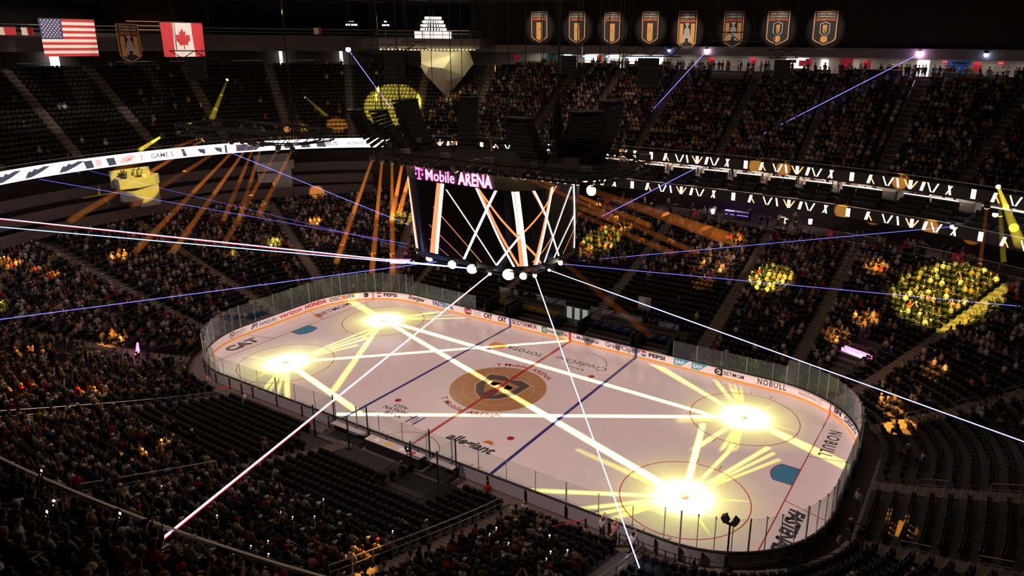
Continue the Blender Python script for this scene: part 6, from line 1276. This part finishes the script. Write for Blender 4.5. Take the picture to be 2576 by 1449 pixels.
# staff at the glass
for a in (('stand',31.7,-2.6,.4,2.6,'person standing behind right end glass in white jersey and orange cap',PAL[0],('a cap',(.6,.25,.05))),('stand',31.9,-6.2,.4,2.2,'person standing by right stairs in black shirt and white cap, with white bag',PAL[2],HAIR[3]),('stand',32.6,-6.6,.4,3.6,'person standing by right stairs in black shirt and tan trousers',PAL[2],HAIR[1]),('standphone',20.9,-14.9,.5,.1,'person in white top photographing the ice over the near right boards',PAL[0],HAIR[1]),('standphone',19.5,-14.6,.5,.2,'child-sized person in pink top at the near right boards',PAL[8],HAIR[2]),('standphone',18.6,-14.5,.5,.1,'person with blond hair in white top at near right boards',PAL[0],HAIR[2]),('stand',10.2,-15.2,.5,.4,'person in red jacket standing in the empty near seats',PAL[5],HAIR[0])):
    person(a[0],a[1],a[2],a[3],a[4],a[5],'people standing at the boards',top=a[6],hair=a[7],pants=PANT[0] if 'tan' not in a[5] else PANT[2],long=True)
t=thing('plastic_bag','white plastic bag standing beside the right end stairs','bag',(31.4,-6.6,.42)); b=MB(); b.lathe([(.12,0),(.2,.12),(.19,.3),(.08,.42),(.1,.5)],10); b.build('bag',M_PAP,t,smooth=True)
# ---------------------------------------------------------------- show lights on the stands
OR=(1,.42,.06); YE=(1,.86,.10); WA=(1,.66,.48)
POOLS=[(-50.6,-5.9,6.3,1.1,8,OR),(-52,-16.8,7.8,1.2,9,OR),(-49.2,-14.6,6.6,1.2,8,OR),(-45.3,5.4,4.6,.9,6,YE),(-44.6,10.9,4.8,1.0,6,YE),(-50,23.3,8.6,1.1,8,OR),(-45.1,18.4,6.1,.9,8,OR),(-52.9,23.2,18.1,1.7,12,OR),(-49.9,28,18.6,1.5,12,OR),(-45.9,35.7,21,4.4,22,YE),(-36.2,26.2,6.4,1.7,7,YE),(-6.3,31.1,6.4,2.6,3.2,YE),(-6.7,28.2,5.3,.9,9,OR),(-4.3,34.5,7.5,.9,9,OR),(-4.7,30.4,6,.8,8,OR),(10.2,35,7.7,1.2,6,OR),(8.1,30.3,6,.9,5,OR),(10.3,29.3,5.6,.8,5,OR),(9.5,26.2,4.7,1.2,4,OR),(26.6,32.7,7.6,1.1,9,OR),(16.5,28.9,5.7,2.3,8,YE),(33.6,28.6,6.9,4.9,6.5,YE),(27.2,24.4,4.6,1.2,8,OR),(25.2,21.6,3.4,1.2,7,OR),(34,17.9,3.5,1.1,7,OR),(31.4,12.6,1.7,1.0,12,OR),(32.2,10.4,1.5,1.2,12,OR),(34.3,-3.6,1.2,.9,9,OR),(-31.8,-23.9,5,1.1,7,OR),(-32.5,-18.1,3.3,.9,7,OR),(-34.5,-15.6,3,1.1,9,OR),(-23.5,-27.7,5.5,.9,7,OR),(-21.6,-24.4,4.2,1.0,10,OR),(-7.9,-26,4.6,.9,9,OR),(-7.5,-28,5.3,1.0,5,OR),(-13.5,-34.3,7.5,1.0,6,OR),(9.5,-26.5,4.8,.8,10,OR),(11.3,-27.1,5,.9,8,OR),(-42.5,-21.4,6.2,.8,5,YE),(-57.2,.9,13.2,2.9,2.6,(1,.8,.06))]
SRC=[(-9,-5,20.6),(0,-5,20.6),(7,-4.6,20.6),(12.6,-4.2,20.6),(-28,-4.5,20.6),(-12,4,20.6),(10,6,20.6)]
for x,y,z,r,E,c in POOLS:
    if z>16 and x<0: s=(-28,10,34)
    elif y>12: s=(x*.6,-3,33.5)
    elif x>25: s=(12,8,33.5)
    elif y<-12: s=(x*.6,6,33.5) if abs(x)>9 else (x*.5+13,8,33.5)
    else: s=(-24,0,33.5)
    pool(s,(x,y,z),r,E*1.5,c)
for x,y,r,E in((9.5,31.5,4.2,1.6),(-38,14,5,.5),(28,14,6,.5),(-14,46,7,.5),(-20,-27,9,.35)): pool((x*.5,0,34),(x,y,6 if abs(y)<40 else 21),r,E,WA,.8)
for u,(x,y) in enumerate(((-33.2,35.3),(-8,38.7),(10.5,39.3),(14.,39.2),(27.5,37.6))): pool((x*.5,5,24),(x,y,16.2),.85,14,OR,.08)
for u,(x,y) in enumerate(((-8,40.7),(-6.,40.8),(8.5,40.7),(21.5,39.6),(31.,36.6))): pool((x*.5,5,20),(x,y,11.8),.85,14,OR,.08)
for q_,tgt,r in(((20,2,30),(-46,35,22),1),): pass
stuff('crowd',its+CROWD_EXTRA,M_CROWD,'spectators filling the far stands and upper stand, too many to count','crowd')
